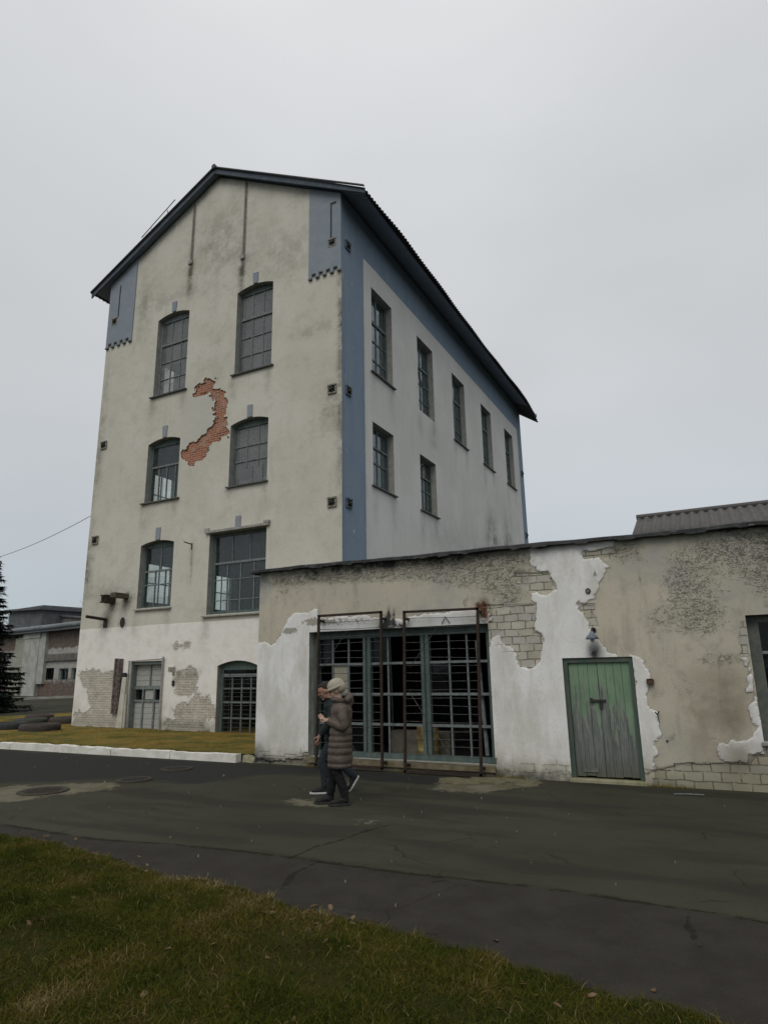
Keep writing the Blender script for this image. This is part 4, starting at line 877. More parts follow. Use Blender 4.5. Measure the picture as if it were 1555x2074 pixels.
# a yellowed drum inside the workshop
b = MB(); b.lathe((-4.98, 11.35, .02), [(.001, 0), (.2, 0), (.205, .02), (.2, .04), (.2, .24), (.208, .25), (.2, .26), (.2, .44), (.208, .45), (.2, .46), (.2, .66), (.206, .68), (.19, .68), (.19, .665), (.001, .665)], 28)
tag(b.build('oil_drum', simple('yellowed_drum', (.42, .34, .12), (.16, .09, .04), 5, .6), None, True), 'yellowed rusty drum inside the barred workshop opening', 'drum')

# ------------------------------------------------------------------ ground
def gpts(L): return [tuple(onZ(x, y)[:2]) for x, y in L]
CR_MAIN = gpts([(-300, 1640), (0, 1668), (90, 1682), (200, 1698), (330, 1706), (480, 1722), (640, 1745), (780, 1765), (900, 1780), (1060, 1797), (1180, 1813), (1300, 1832), (1450, 1853), (1555, 1870), (1900, 1920)])
CRACKS = [gpts([(585, 1740), (640, 1716), (690, 1703), (730, 1688), (790, 1672)]), gpts([(570, 1800), (590, 1775), (620, 1755), (650, 1747)]), gpts([(1398, 1848), (1392, 1880), (1405, 1905), (1412, 1920)]),
          gpts([(40, 1680), (10, 1695), (-60, 1710)]), gpts([(870, 1790), (905, 1786), (960, 1792)]), gpts([(700, 1850), (760, 1872), (880, 1895)])]
PALE = [gpts([(-80, 1605), (30, 1592), (120, 1587), (240, 1583), (236, 1597), (180, 1603), (100, 1613), (40, 1623), (-80, 1626)]), gpts([(560, 1621), (600, 1618), (660, 1620), (662, 1632), (610, 1631)]), gpts([(730, 1660), (775, 1660), (775, 1668), (735, 1667)]),
        gpts([(868, 1597), (905, 1582), (985, 1577), (1100, 1580), (1085, 1590), (1010, 1603), (920, 1606)])]
def ground_grid(name, x0, x1, y0, y1, st, z, mat, attrs=True):
    nx, ny = int((x1-x0)/st)+1, int((y1-y0)/st)+1
    X, Y = np.meshgrid(np.linspace(x0, x1, nx), np.linspace(y0, y1, ny)); P = np.c_[X.ravel(), Y.ravel()]
    i = np.arange(nx*ny).reshape(ny, nx); q = np.stack([i[:-1, :-1], i[:-1, 1:], i[1:, 1:], i[1:, :-1]], -1).reshape(-1, 4)
    me = bpy.data.meshes.new(name); zz = z(P) if callable(z) else np.full(len(P), z)
    me.from_pydata(np.c_[P, zz].tolist(), [], q.tolist()); me.update()
    o_ = finish(me, name, mat, None, True, fix=False)
    return o_, P
def mat_asphalt():
    q = M('old_asphalt'); x, y, z = q.sep()
    n1 = q.noise(.35, 5, .6); n2 = q.noise(2.5, 6, .65); n3 = q.noise(110, 3, .7); n5 = q.noise(1.1, 4, .6, stretch=(.35, 1.4, 1))
    older = q.mix(q.mr(n1, .35, .65), (.041, .041, .028), (.052, .053, .036)); older = q.mix(q.mul(q.mr(n5, .45, .62), .75), older, (.030, .028, .022))
    newer = q.mix(q.mr(n2, .35, .65), (.031, .0275, .023), (.041, .037, .031))
    sd_ = q.attr('sside'); f = q.mr(sd_, -.01, .01)
    nw = q.mr(q.add(q.attr('snew'), q.mul(q.math('SUBTRACT', q.noise(1.5, 6, .65), .5), .8)), -.12, .12); older = q.mix(nw, older, (.026, .027, .024))
    col = q.mix(f, older, newer)
    col = q.mix(q.mul(q.mr(n3, .55, .8), .5), col, (.10, .095, .08)); col = q.mix(q.mul(q.mr(n3, .48, .3), .35), col, (.018, .017, .015))
    nd = q.mul(q.math('SUBTRACT', q.noise(9, 5, .7), .5), .09)
    nd = q.add(nd, q.mul(q.math('SUBTRACT', q.noise(2.5, 3, .6), .5), .07)); c = q.math('ABSOLUTE', q.add(q.attr('crack'), nd)); cf = q.mr(c, .032, .012); col = q.mix(q.mul(cf, .92), col, (.010, .010, .006))
    cs = q.mr(c, .10, .02); col = q.mix(q.mul(cs, .35), col, (.03, .029, .016))
    c2 = q.add(q.attr('crackb'), nd); cf2 = q.mr(c2, .028, .008); col = q.mix(q.mul(cf2, .7), col, (.012, .011, .008))
    ps = q.add(q.attr('spale'), q.add(q.mul(q.math('SUBTRACT', q.noise(2.6, 7, .75), .5), 1.1), q.mul(q.math('SUBTRACT', q.noise(20, 4, .75), .5), .4)))
    pf = q.mr(ps, -.05, .10); pc = q.mix(q.mr(n2, .35, .65), (.11, .10, .065), (.17, .155, .11))
    col = q.mix(q.mul(pf, .9), col, pc)
    vc = q.vor(.8, 'DISTANCE_TO_EDGE', vec=q.n('VectorMath', {0: q.pos(), 1: q.n('TexNoise', {0: q.pos(), 'Scale': 1.2}).outputs[1]}, operation='ADD').outputs[0])
    fine = q.mul(q.mr(vc, .014, .0), q.mr(q.noise(.6, 3, .5), .50, .58)); col = q.mix(q.mul(fine, .75), col, (.02, .019, .015))
    ag = q.vor(140); col = q.mix(q.mul(q.mr(ag, .25, .05), q.mul(q.mr(q.noise(60, 2, .5), .5, .7), .55)), col, (.13, .125, .105))
    h = q.add(q.add(q.mul(n3, .45), q.mul(ag, .3)), q.add(q.mul(cf, -1.6), q.mul(cf2, -.8))); h = q.add(h, q.add(q.mul(n2, .4), q.mul(f, -.25)))
    return q.done(q.bsdf(col, .93, q.bump(h, .8, .015), spec=.12))
MAT_ASPH = mat_asphalt()
def put(o_, **kw):
    for k, v_ in kw.items(): a_ = o_.data.attributes.new(k, 'FLOAT', 'POINT'); a_.data.foreach_set('value', np.asarray(v_, np.float32))
asph, P = ground_grid('asphalt_yard', -20, 5.5, 1.2, 12, .05, lambda P: .012*np.sin(P[:, 0]*.7+P[:, 1]*.5)*np.clip((10-P[:, 1])/4, 0, 1), MAT_ASPH)
side = sdf(P, list(CR_MAIN)+[(30, -30), (-60, -30), (-60, CR_MAIN[0][1])])
put(asph, crack=pline(P, CR_MAIN), crackb=np.min([pline(P, c_) for c_ in CRACKS], axis=0), sside=side, spale=sdf_any(P, PALE), snew=sdf(P, gpts([(-200, 1520), (0, 1520), (300, 1537), (520, 1548), (700, 1560), (900, 1572), (880, 1588), (780, 1583), (640, 1570), (540, 1568), (400, 1588), (250, 1577), (120, 1582), (-200, 1594)]))); tag(asph, kind='structure')
b = MB(); mv = []
big = bpy.data.meshes.new('ground')
R_ = 900; hole = (-20, 5.5, 1.2, 12)
vv = [(-R_, -R_, -.004), (R_, -R_, -.004), (R_, R_, -.004), (-R_, R_, -.004), (-20, 1.2, -.004), (5.5, 1.2, -.004), (5.5, 12, -.004), (-20, 12, -.004)]
vv = [(x, y, -.03) for x, y, z in vv[:4]]+[(x, y, -.03) for x, y, z in vv[4:]]
big.from_pydata(vv[:4], [], [(0, 1, 2, 3)]); big.update()
go = finish(big, 'ground', MAT_ASPH, None, False, fix=False); tag(go, kind='structure')
put(go, crack=[9]*4, crackb=[9]*4, sside=[-1]*4, spale=[-9]*4, snew=[-9]*4)

# mossy verge between the kerb and the tall building
VERGE = [(-8.26, 10.78), (-30, 10.78), (-27.9, 18.1), (-26.8, 21.0), (-21.5, 36), (-8.26, 36)]
def vz(P):
    t = np.clip((P[:, 1]-10.8)/4.3, 0, 1); zt = np.where(P[:, 0] < -12, .03+.055*np.clip((-12-P[:, 0])/7.5, 0, 1), .03)
    n_ = np.array([mnoise.noise(Vector((a*1.5, c_*1.5, 0))) for a, c_ in P])*.018
    edge = np.clip(sdf(P, VERGE)/.4, 0, 1)
    return .125*(1-t)+zt*t+n_*edge
def mat_moss():
    q = M('mossy_verge'); n1 = q.noise(.6, 5, .6); n2 = q.noise(5, 6, .7); n3 = q.noise(60, 4, .7)
    col = q.mix(q.mr(n1, .38, .62), (.27, .18, .045), (.20, .155, .04)); col = q.mix(q.mul(q.mr(n2, .45, .7), .5), col, (.14, .11, .025))
    col = q.mix(q.mul(q.mr(q.noise(.9, 5, .65), .47, .6), .85), col, (.085, .095, .024)); col = q.mix(q.mul(q.mr(n3, .45, .75), .4), col, (.03, .024, .01))
    return q.done(q.bsdf(col, .95, q.bump(q.add(n3, q.mul(n2, .8)), 1.0, .03), spec=.1))
MAT_MOSS = mat_moss()
st = .16; xs_ = np.arange(-30, -8.1, st); ys_ = np.arange(10.78, 36.1, st)
X, Y = np.meshgrid(xs_, ys_); P = np.c_[X.ravel(), Y.ravel()]; ins = sdf(P, VERGE) > -.02; nx, ny = len(xs_), len(ys_)
Z = vz(P); i = np.arange(nx*ny).reshape(ny, nx); q_ = np.stack([i[:-1, :-1], i[:-1, 1:], i[1:, 1:], i[1:, :-1]], -1).reshape(-1, 4)
q_ = q_[ins[q_].all(1)]
me = bpy.data.meshes.new('grass_verge'); me.from_pydata(np.c_[P, Z].tolist(), [], q_.tolist()); me.update()
bm = bmesh.new(); bm.from_mesh(me); bmesh.ops.delete(bm, geom=[v_ for v_ in bm.verts if not v_.link_faces], context='VERTS'); bm.to_mesh(me); bm.free()
tag(finish(me, 'grass_verge', MAT_MOSS, None, True, fix=False), kind='structure')

MAT_KERB = simple('chipped_white_kerb', (.74, .72, .66), (.60, .58, .51), 4, .9, bumps=.6)
def kerb(name, a, c_, n, w_=.16, h=.15, mat=None):
    a, c_ = Vector((*a, 0)), Vector((*c_, 0)); d_ = (c_-a); L = d_.length; d_.normalize(); s_ = Vector((-d_.y, d_.x, 0))
    b = MB(); st_ = L/n
    for k in range(n):
        p0, p1 = a+d_*(k*st_+.008), a+d_*((k+1)*st_-.008); j = rng.uniform(-.008, .008); h0, h1 = h+rng.uniform(-.012, .012), h+rng.uniform(-.012, .012)
        lo = Vector((0, 0, -.1))
        b.hexa([p0+lo+s_*j, p1+lo+s_*j, p1+lo+s_*(w_+j), p0+lo+s_*(w_+j), p0+s_*j+Vector((0, 0, h0)), p1+s_*j+Vector((0, 0, h1)), p1+s_*(w_+j)+Vector((0, 0, h1)), p0+s_*(w_+j)+Vector((0, 0, h0))])
    o_ = b.build(name, mat or MAT_KERB, None)
    if h > .14 and n < 15:
        bm = bmesh.new(); bm.from_mesh(o_.data); bmesh.ops.subdivide_edges(bm, edges=[e for e in bm.edges if e.calc_length() > .5], cuts=34, use_grid_fill=True)
        bmesh.ops.subdivide_edges(bm, edges=[e for e in bm.edges if .1 < e.calc_length() < .5], cuts=3, use_grid_fill=True)
        for v_ in bm.verts:
            c0 = v_.co; k1 = mnoise.noise(c0*5)*.009+mnoise.noise(c0*19)*.006; e1 = max(0, mnoise.noise(c0*3.3+Vector((9, 1, 4))))
            v_.co = c0+Vector((0, k1, k1*.8-(.035*e1**1.5 if c0.z > h*.8 else 0)))
        bm.to_mesh(o_.data); bm.free()
    return tag(o_, kind='structure')
kerb('kerb', (-8.62, 10.6), (-31, 10.66), 13)
b = MB(); b.hexa([(-8.6, 10.58, -.05), (-8.28, 10.5, -.05), (-8.28, 10.75, -.05), (-8.6, 10.78, -.05), (-8.6, 10.6, .13), (-8.28, 10.56, .07), (-8.28, 10.75, .08), (-8.6, 10.76, .13)]); tag(b.build('kerb', simple('broken_mossy_kerb', (.30, .28, .19), (.17, .165, .09), 8, bumps=.9), None, bevel=.02), kind='structure')
kerb('kerb', (-28.3, 17.0), (-21.0, 37.0), 20, .1, .05, simple('thin_pale_kerb', (.40, .40, .37), (.30, .30, .27), 3))
kerb('kerb', (-58, 21.5), (-42, 47), 28, .25, .16, simple('far_pale_kerb', (.38, .38, .35), (.28, .28, .25), 1.5))

# lawn in the foreground
LAWN_EDGE = gpts([(-700, 1640), (-250, 1672), (-100, 1682), (0, 1694), (60, 1703), (120, 1712), (180, 1728), (230, 1738), (300, 1762), (350, 1782), (420, 1789), (480, 1800), (560, 1822), (600, 1846), (640, 1850), (700, 1868), (790, 1882), (860, 1900), (920, 1922), (990, 1944), (1060, 1967), (1120, 1984), (1200, 2008), (1280, 2030), (1400, 2062), (1500, 2085), (1620, 2110)])
LAWN = LAWN_EDGE+[(1.5, 3.3), (2.5, 1.0), (-16, -6), (-40, -6)]
LAWN = [LAWN_EDGE[0]]+LAWN_EDGE[1:]+[(3, 2.6), (3, -4), (-22, -4), (-22, LAWN_EDGE[0][1])]
st = .05; xs_ = np.arange(-14, 2.0, st); ys_ = np.arange(0.8, 6.6, st)
X, Y = np.meshgrid(xs_, ys_); P = np.c_[X.ravel(), Y.ravel()]; sd0 = sdf(P, LAWN)
wob = np.array([mnoise.noise(Vector((a*3.1, c_*3.1, 4)))*.09+mnoise.noise(Vector((a*11, c_*11, 8)))*.035+mnoise.noise(Vector((a*1.4, c_*1.4, 14)))*.10 for a, c_ in P]); sdl = sd0+wob
bumpy = np.array([mnoise.noise(Vector((a*2.2, c_*2.2, 1)))*.5+mnoise.noise(Vector((a*7, c_*7, 2)))*.25 for a, c_ in P])
Z = .02+.05*np.clip(sdl/.5, 0, 1)+bumpy*.03*np.clip(sdl/.3, 0, 1); nx, ny = len(xs_), len(ys_)
i = np.arange(nx*ny).reshape(ny, nx); q_ = np.stack([i[:-1, :-1], i[:-1, 1:], i[1:, 1:], i[1:, :-1]], -1).reshape(-1, 4); q_ = q_[(sdl[q_] > 0).all(1)]
me = bpy.data.meshes.new('soil'); me.from_pydata(np.c_[P, Z].tolist(), [], q_.tolist()); me.update()
bm = bmesh.new(); bm.from_mesh(me); bmesh.ops.delete(bm, geom=[v_ for v_ in bm.verts if not v_.link_faces], context='VERTS'); bm.to_mesh(me); bm.free()
tag(finish(me, 'soil', simple('dark_mossy_soil', (.038, .030, .011), (.022, .026, .007), 7, 1.0, bumps=.8, spec=.02), None, True, fix=False), kind='structure')
def noise2(x, y, s_, off):
    return np.array([mnoise.noise(Vector((a*s_, c_*s_, off))) for a, c_ in zip(x, y)])
def blades(name, x, y, z, hmin, hmax, w_, mat, tint, lean=.9):
    n = len(x); ang = rng.uniform(0, 6.283, n); h = rng.uniform(hmin, hmax, n)*(.6+.8*rng.random(n)); ln = rng.uniform(.1, lean, n)*h
    dx, dy = np.cos(ang), np.sin(ang); a2 = rng.uniform(0, 6.283, n); lx, ly = np.cos(a2), np.sin(a2); w = w_*rng.uniform(.6, 1.3, n)
    V = np.empty((n, 5, 3))
    V[:, 0] = np.c_[x-dx*w, y-dy*w, z]; V[:, 1] = np.c_[x+dx*w, y+dy*w, z]
    V[:, 2] = np.c_[x+dx*w*.75+lx*ln*.35, y+dy*w*.75+ly*ln*.35, z+h*.6]; V[:, 3] = np.c_[x-dx*w*.75+lx*ln*.35, y-dy*w*.75+ly*ln*.35, z+h*.6]
    V[:, 4] = np.c_[x+lx*ln, y+ly*ln, z+h*.95]
    me = bpy.data.meshes.new(name); nv = n*5
    me.vertices.add(nv); me.vertices.foreach_set('co', V.reshape(-1)); base = np.arange(n)*5
    quads = np.stack([base, base+1, base+2, base+3], 1); tris = np.stack([base+3, base+2, base+4], 1)
    loops = np.concatenate([quads, tris], 1).reshape(-1); me.loops.add(len(loops)); me.loops.foreach_set('vertex_index', loops.astype(np.int32))
    me.polygons.add(2*n); ls = np.empty((n, 2), np.int32); ls[:, 0] = np.arange(n)*7; ls[:, 1] = ls[:, 0]+4
    me.polygons.foreach_set('loop_start', ls.reshape(-1)); me.update(calc_edges=True)
    at = me.attributes.new('tint', 'FLOAT', 'POINT'); at.data.foreach_set('value', np.repeat(tint, 5).astype(np.float32))
    hg = me.attributes.new('tip', 'FLOAT', 'POINT'); hg.data.foreach_set('value', np.tile([0, 0, .6, .6, 1.0], n).astype(np.float32))
    return finish(me, name, mat, None, False, fix=False)
def mat_grass(name, cols):
    q = M(name); t = q.attr('tint')
    col = q.ramp(t, cols); col = q.mix(q.mul(q.attr('tip'), .35), col, tuple(c_*1.5 for c_ in cols[len(cols)//2][1]))
    d = q.bsdf(col, .85, spec=.05); tr = q.n('BsdfTranslucent', {0: col}).outputs[0]
    return q.done(q.n('MixShader', {0: .25, 1: d, 2: tr}).outputs[0])
MAT_GRASS = mat_grass('winter_grass', [(0, (.012, .022, .003)), (.25, (.028, .046, .005)), (.45, (.050, .066, .008)), (.62, (.075, .072, .012)), (.78, (.11, .070, .018)), (.9, (.13, .088, .033)), (1, (.30, .24, .12))])
N_ = 1500000
gx, gy = rng.uniform(-12, 1.6, N_), rng.uniform(1.6, 6.4, N_)
fwd = gx*_fw[0]+gy*_fw[1]; rt = gx*_r[0]+gy*_r[1]; keep = (np.abs(rt) < fwd*.72+.6) & (fwd > 2.2) & (fwd < 11)
keep &= rng.random(N_) < np.clip(9.0/np.maximum(fwd, 1)**1.3, .25, 1)
gx, gy = gx[keep], gy[keep]; sg_ = sdf(np.c_[gx, gy], LAWN)+noise2(gx, gy, 3.1, 4)*.09+noise2(gx, gy, 11, 8)*.035+noise2(gx, gy, 1.4, 14)*.10
k2 = (sg_ > .0); gx, gy, sg_ = gx[k2], gy[k2], sg_[k2]
clump = noise2(gx, gy, 1.3, 3)*.5+noise2(gx, gy, 5, 7)*.35; k3 = rng.random(len(gx)) < np.clip(.62+clump*1.6, .22, 1)*np.clip(.25+sg_*4, .25, 1); gx, gy, sg_, clump = gx[k3], gy[k3], sg_[k3], clump[k3]
gz = .015+.05*np.clip(sg_/.5, 0, 1)
tint = np.clip(.42+noise2(gx, gy, .8, 12)*.45+noise2(gx, gy, 3.2, 22)*.55+rng.normal(0, .17, len(gx))+.22*np.exp(-sg_/.25), 0, 1); tint = np.where(rng.random(len(gx)) < .045, .97, tint)
tag(blades('grass', gx, gy, gz, .012, .042, .0022, MAT_GRASS, tint, 2.2), 'dark green winter grass with straw-coloured blades in the foreground', 'grass', kind='stuff')
print('blades', len(gx))
# short tufts on the verge
N_ = 60000; gx, gy = rng.uniform(-29, -8.3, N_), rng.uniform(10.8, 18, N_); sv = sdf(np.c_[gx, gy], VERGE); k = (sv > .02) & ~((gx > XL-.02) & (gy > YT-.02)); gx, gy = gx[k], gy[k]
cl = noise2(gx, gy, .8, 31); k = rng.random(len(gx)) < np.clip(.45+cl*1.2, .05, 1); gx, gy, cl = gx[k], gy[k], cl[k]
tv = np.clip(.55-cl*.5+rng.normal(0, .15, len(gx)), 0, 1)
MAT_GRASS2 = mat_grass('ochre_moss_grass', [(0, (.08, .09, .02)), (.4, (.16, .13, .03)), (.7, (.24, .16, .04)), (1, (.32, .22, .08))])
tag(blades('moss', gx, gy, vz(np.c_[gx, gy]), .012, .03, .004, MAT_GRASS2, tv), 'ochre moss and short grass behind the white kerb', 'moss', kind='stuff')

# manhole covers, broken apron, rod and litter
def manhole(px, py, r, label, mat):
    c_ = onZ(px, py); e_ = empty('manhole_cover', (c_[0], c_[1], .012), label, 'manhole cover', 'manhole covers in the asphalt')
    b = MB(); b.lathe((c_[0], c_[1], 0), [(r*.88, -.02), (r*1.06, -.02), (r*1.06, .010), (r*1.02, .020), (r*.92, .020), (r*.88, .014)], 40); b.build('rim', simple('worn_rim', (.030, .026, .018), (.045, .038, .026), 9, bumps=.7), e_, False)
    b = MB(); b.lathe((c_[0], c_[1], 0), [(.001, -.01), (r*.87, -.01), (r*.87, .012), (.001, .013)], 40)
    for k in range(-4, 5):
        for j in range(-4, 5):
            if math.hypot(k, j) < 4.4: x_, y_ = c_[0]+k*r*.18, c_[1]+j*r*.18; b.box(x_-r*.05, x_+r*.05, .012, .019, -(y_+r*.05), -(y_-r*.05))
    b.build('lid', mat, e_, False)
manhole(88, 1603, .34, 'rusty brown manhole cover set in the pale cracked patch', MAT_RUST)
manhole(272, 1580, .27, 'dark manhole cover beside the end of the pale patch', MAT_IRON)
manhole(358, 1558, .27, 'dark manhole cover nearest the white kerb', MAT_IRON)
AP = gpts([(868, 1598), (900, 1586), (950, 1578), (1000, 1584), (1100, 1583), (1080, 1592), (1020, 1604), (930, 1607)])
for k in range(9):
    cx0 = -3.9+k*.135; cy0 = rng.uniform(9.75, 10.35); nn = 7; rr0 = rng.uniform(.16, .32)
    pl_ = [(cx0+rr0*1.3*math.cos(t)*rng.uniform(.7, 1.1), cy0+rr0*.55*math.sin(t)*rng.uniform(.7, 1.1)) for t in np.linspace(0, 6.28, nn+1)[:-1]]
    b = MB(); zt_ = .02+rng.uniform(0, .02); a_ = b.addv([(x_, y_, -.02) for x_, y_ in pl_]); c_ = b.addv([(x_, y_, zt_+rng.uniform(-.004, .004)) for x_, y_ in pl_]); b.face(range(c_, c_+nn)); b.face(range(a_+nn-1, a_-1, -1))
    for i_ in range(nn): j_ = (i_+1) % nn; b.face((a_+i_, a_+j_, c_+j_, c_+i_))
    lab_ = ('mossy concrete fragment at the %s of the broken apron below the right grille' % ('far left', 'left', 'near left', 'middle', 'centre front', 'centre right', 'near right', 'right', 'far right')[k]); tag(b.build('concrete_fragment', simple('crumbled_concrete', (.15, .135, .08), (.10, .09, .055), 9, bumps=1) if k == 0 else bpy.data.materials['crumbled_concrete'], None, bevel=.006), lab_, 'concrete fragment', 'fragments of the broken concrete apron')
b = MB(); p0, p1 = onZ(1364, 1608, .02), onZ(1425, 1610, .02); b.tube([p0, (p0+p1)/2+np.array([0, 0, .004]), p1], .008, 6); tag(b.build('metal_rod', MAT_MUNTIN), 'thin pale metal rod lying on the asphalt by the right wall', 'rod')
N_ = 110; lx_, ly_ = rng.uniform(-13, 1.5, N_), rng.uniform(3.2, 10, N_); so_ = sdf(np.c_[lx_, ly_], LAWN); b = MB()
for x_, y_, s_ in zip(lx_, ly_, so_):
    if s_ > -.05: continue
    r_ = (.003+.012*rng.random()**3)*(.6+y_*.07); a0 = rng.uniform(0, 6.28); z_ = .022; nn = 5
    k_ = b.addv([(x_+r_*math.cos(a0+t)*rng.uniform(.6, 1.3), y_+r_*math.sin(a0+t)*rng.uniform(.4, 1.0), z_+rng.uniform(0, .008)) for t in np.linspace(0, 6.28, nn+1)[:-1]]); k2_ = b.addv([(b.v[k_+i_][0], b.v[k_+i_][1], .006) for i_ in range(nn)])
    b.face(range(k_, k_+nn))
    for i_ in range(nn): j_ = (i_+1) % nn; b.face((k_+i_, k2_+i_, k2_+j_, k_+j_))
tag(b.build('litter', simple('pale_chips', (.26, .25, .20), (.12, .11, .07), 3)), 'small pale stone chips and leaf bits scattered on the asphalt', 'litter', kind='stuff')

# truck tyres laid flat as flower beds
MAT_TYRE = simple('brown_painted_tyre', (.055, .042, .034), (.035, .030, .028), 7, .85, bumps=.6)
for (px, py, r, lab, mt) in ((63, 1482, .58, 'brown painted tyre flower bed nearest the white kerb', MAT_TYRE), (121, 1466, .60, 'dark brown tyre flower bed touching the corner of the tall building', MAT_TYRE), (-3, 1479, .58, 'black tyre flower bed cut off by the left edge of the view', simple('black_tyre', (.022, .024, .026), (.035, .036, .036), 7)),
                            (46, 1469, .55, 'greenish dark tyre flower bed behind the brown one', simple('green_dark_tyre', (.035, .04, .03), (.05, .05, .04), 7)), (68, 1460, .5, 'farthest small tyre flower bed with a rusty red side', simple('reddish_tyre', (.06, .035, .025), (.04, .04, .035), 7))):
    c_ = onZ(px, py, .08); c_ = (c_[0], c_[1]+r*.5, .05)
    e_ = empty('tyre_planter', c_, lab, 'tyre planter', 'tyre flower beds on the verge')
    b = MB(); b.lathe(c_, [(r*.62, .02), (r*.66, -.02), (r*.93, -.02), (r, .05), (r*1.0, .17), (r*.93, .235), (r*.72, .245), (r*.60, .215), (r*.58, .12)], 40); b.build('tyre', mt, e_, True)
    b = MB(); b.lathe(c_, [(.001, .10), (r*.63, .10), (r*.6, .17), (.001, .2)], 24); b.build('soil_bed', MAT_MOSS, e_, True)

# ------------------------------------------------------------------ far brick building beyond the side road
FA, FB_ = onZ(20, 1410)*1.05, onZ(150, 1409)*.97
FA[2] = FB_[2] = 0
fU = Vector(FB_-FA).normalized(); fN = Vector((fU.y, -fU.x, 0)); fO = Vector(FA)
def fp(cx_, cy_, off=0.0):
    d = Vector(ray(cx_/8.64, 1200+cy_/8.64)); c0 = Vector(CAM); t = (fO+fN*off-c0).dot(fN)/d.dot(fN); p = c0+d*t
    return ((p-fO).dot(fU), p.z)
farb = empty('brick_workshop', tuple(fO), 'derelict brick workshop with pale pilasters and a silver pipe along its eave', 'building')
uL, uR = fp(-900, 1500)[0], fp(2600, 1500)[0]; zE = fp(900, 690)[1]
def mat_far():
    q = M('flaking_far_wall'); x, y, z = q.sep(); v = q.comb(q.mul(q.add(x, 0.0), 1.0), z, 0.0)
    n1 = q.noise(.7, 6, .7); n2 = q.noise(2.4, 6, .7)
    bc, bf = q.brick(v, .3, .1, .014)
    br = q.mix(bc, (.10, .065, .05), (.17, .125, .10)); br = q.mix(q.mul(q.mr(n2, .45, .7), .7), br, (.20, .185, .165)); br = q.mix(bf, br, (.13, .12, .11))
    pl = q.mix(q.mr(n2, .35, .7), (.40, .39, .365), (.27, .26, .24))
    f = q.mul(q.mr(q.add(z, q.mul(q.math('SUBTRACT', n1, .5), 1.6)), 4.35, 4.2), q.mr(q.add(z, q.mul(q.math('SUBTRACT', n2, .5), 2.5)), 1.1, 1.6))
    col = q.mix(f, br, pl); col = q.mix(q.mul(q.mr(q.noise(1.6, 4, .6, vec=q.comb(q.add(x, 9.0), y, z)), .57, .63), q.mr(z, 1.8, 1.2)), col, (.19, .065, .04))
    return q.done(q.bsdf(col, .92, q.bump(q.add(n2, q.mul(bf, -.3)), .7, .03), spec=.15))
MAT_FAR = mat_far()
w1, w2 = fp(785, 1325), fp(935, 1530); w3, w4 = fp(1040, 1330), fp(1185, 1540)
FW = [op(w1[0], w2[0], w2[1], w1[1]), op(w3[0], w4[0], w4[1], w3[1])]+[op(w3[0]+k*2.2, w4[0]+k*2.2, w4[1], w3[1]) for k in (1, 2, 3, 4)]
def far_wall():
    o_ = wall('wall', [MAT_FAR, MAT_REVEAL_A, MAT_DARKIN], (0, 0, 0), (1, 0, 0), (0, -1, 0), uL, uR, lambda u: -.5, lambda u: zE, .5, FW, None, .4)
    return o_
ang = math.atan2(fU.y, fU.x); farb.rotation_euler = (0, 0, ang)
def fadd(o_): o_.parent = farb; o_.location = (0, 0, 0); return o_
LO, LU, LN = (0, 0, 0), (1, 0, 0), (0, -1, 0)
fadd(far_wall())
for i_, w in enumerate(FW):
    b = MB(LO, LU, LN); b.box(w['u0']+.01, w['u0']+.1, w['z0']+.01, w['z1']-.01, -.3, -.2); b.box(w['u1']-.1, w['u1']-.01, w['z0']+.01, w['z1']-.01, -.3, -.2); b.box(w['u0']+.1, w['u1']-.1, w['z0']+.01, w['z0']+.09, -.3, -.2); b.box(w['u0']+.1, w['u1']-.1, w['z1']-.09, w['z1']-.01, -.3, -.2)
    if i_: m_ = (w['u0']+w['u1'])/2; b.box(m_-.03, m_+.03, w['z0']+.09, w['z1']-.09, -.28, -.22)
    f_ = fadd(b.build('window', MAT_TEAL_L if i_ else MAT_DARKWOOD)); b = MB(LO, LU, LN); b.box(w['u0']+.05, w['u1']-.05, w['z0']+.05, w['z1']-.05, -.26, -.25); p_ = b.build('pane', MAT_GLASS_DARK); p_.parent = f_
MAT_PIL = simple('pale_green_pilaster', (.34, .34, .27), (.25, .25, .20), 1.2); MAT_PIL2 = simple('whitewashed_pilaster', (.42, .42, .39), (.30, .30, .27), 1.5)
def frect(nm, c0, c1, d, mat, d0=-.05, bev=0):
    a, z1_ = fp(c0[0], c0[1], d*.0); c_, z0_ = fp(c1[0], c1[1], 0)
    b = MB(LO, LU, LN); b.box(min(a, c_), max(a, c_), min(z0_, z1_), max(z0_, z1_), d0, d); return fadd(b.build(nm, mat, bevel=bev))
frect('pilaster', (508, 790), (652, 1840), .35, MAT_PIL2); frect('pilaster', (672, 700), (785, 1600), .30, MAT_PIL2); frect('pilaster', (335, 800), (500, 1850), .25, MAT_PIL)
frect('plinth', (285, 1535), (425, 1830), .7, simple('pale_block', (.30, .30, .24), (.24, .24, .19), 2))
frect('cornice', (790, 1090), (2500, 1125), .22, simple('grimy_cornice', (.16, .15, .13), (.10, .095, .085), 2)); frect('cornice', (500, 700), (780, 790), .42, MAT_PIL2)
frect('downpipe', (655, 790), (668, 1560), .12, MAT_IRON, .0)
b = MB(LO, LU, LN); b.box(uL-1.2, uR, zE, zE+.12, -9, .75); fadd(b.build('eave', MAT_SHEET))
b = MB(LO, LU, LN); zp = zE+.42; b.tube([b.P(uL+.1, zp-.1, .35), b.P(uL+6, zp-.02, .35), b.P(uR, zp+.05, .35)], .24, 12); fadd(b.build('pipe', simple('dull_foil_pipe', (.20, .22, .23), (.12, .135, .145), 2, .55), None, True))
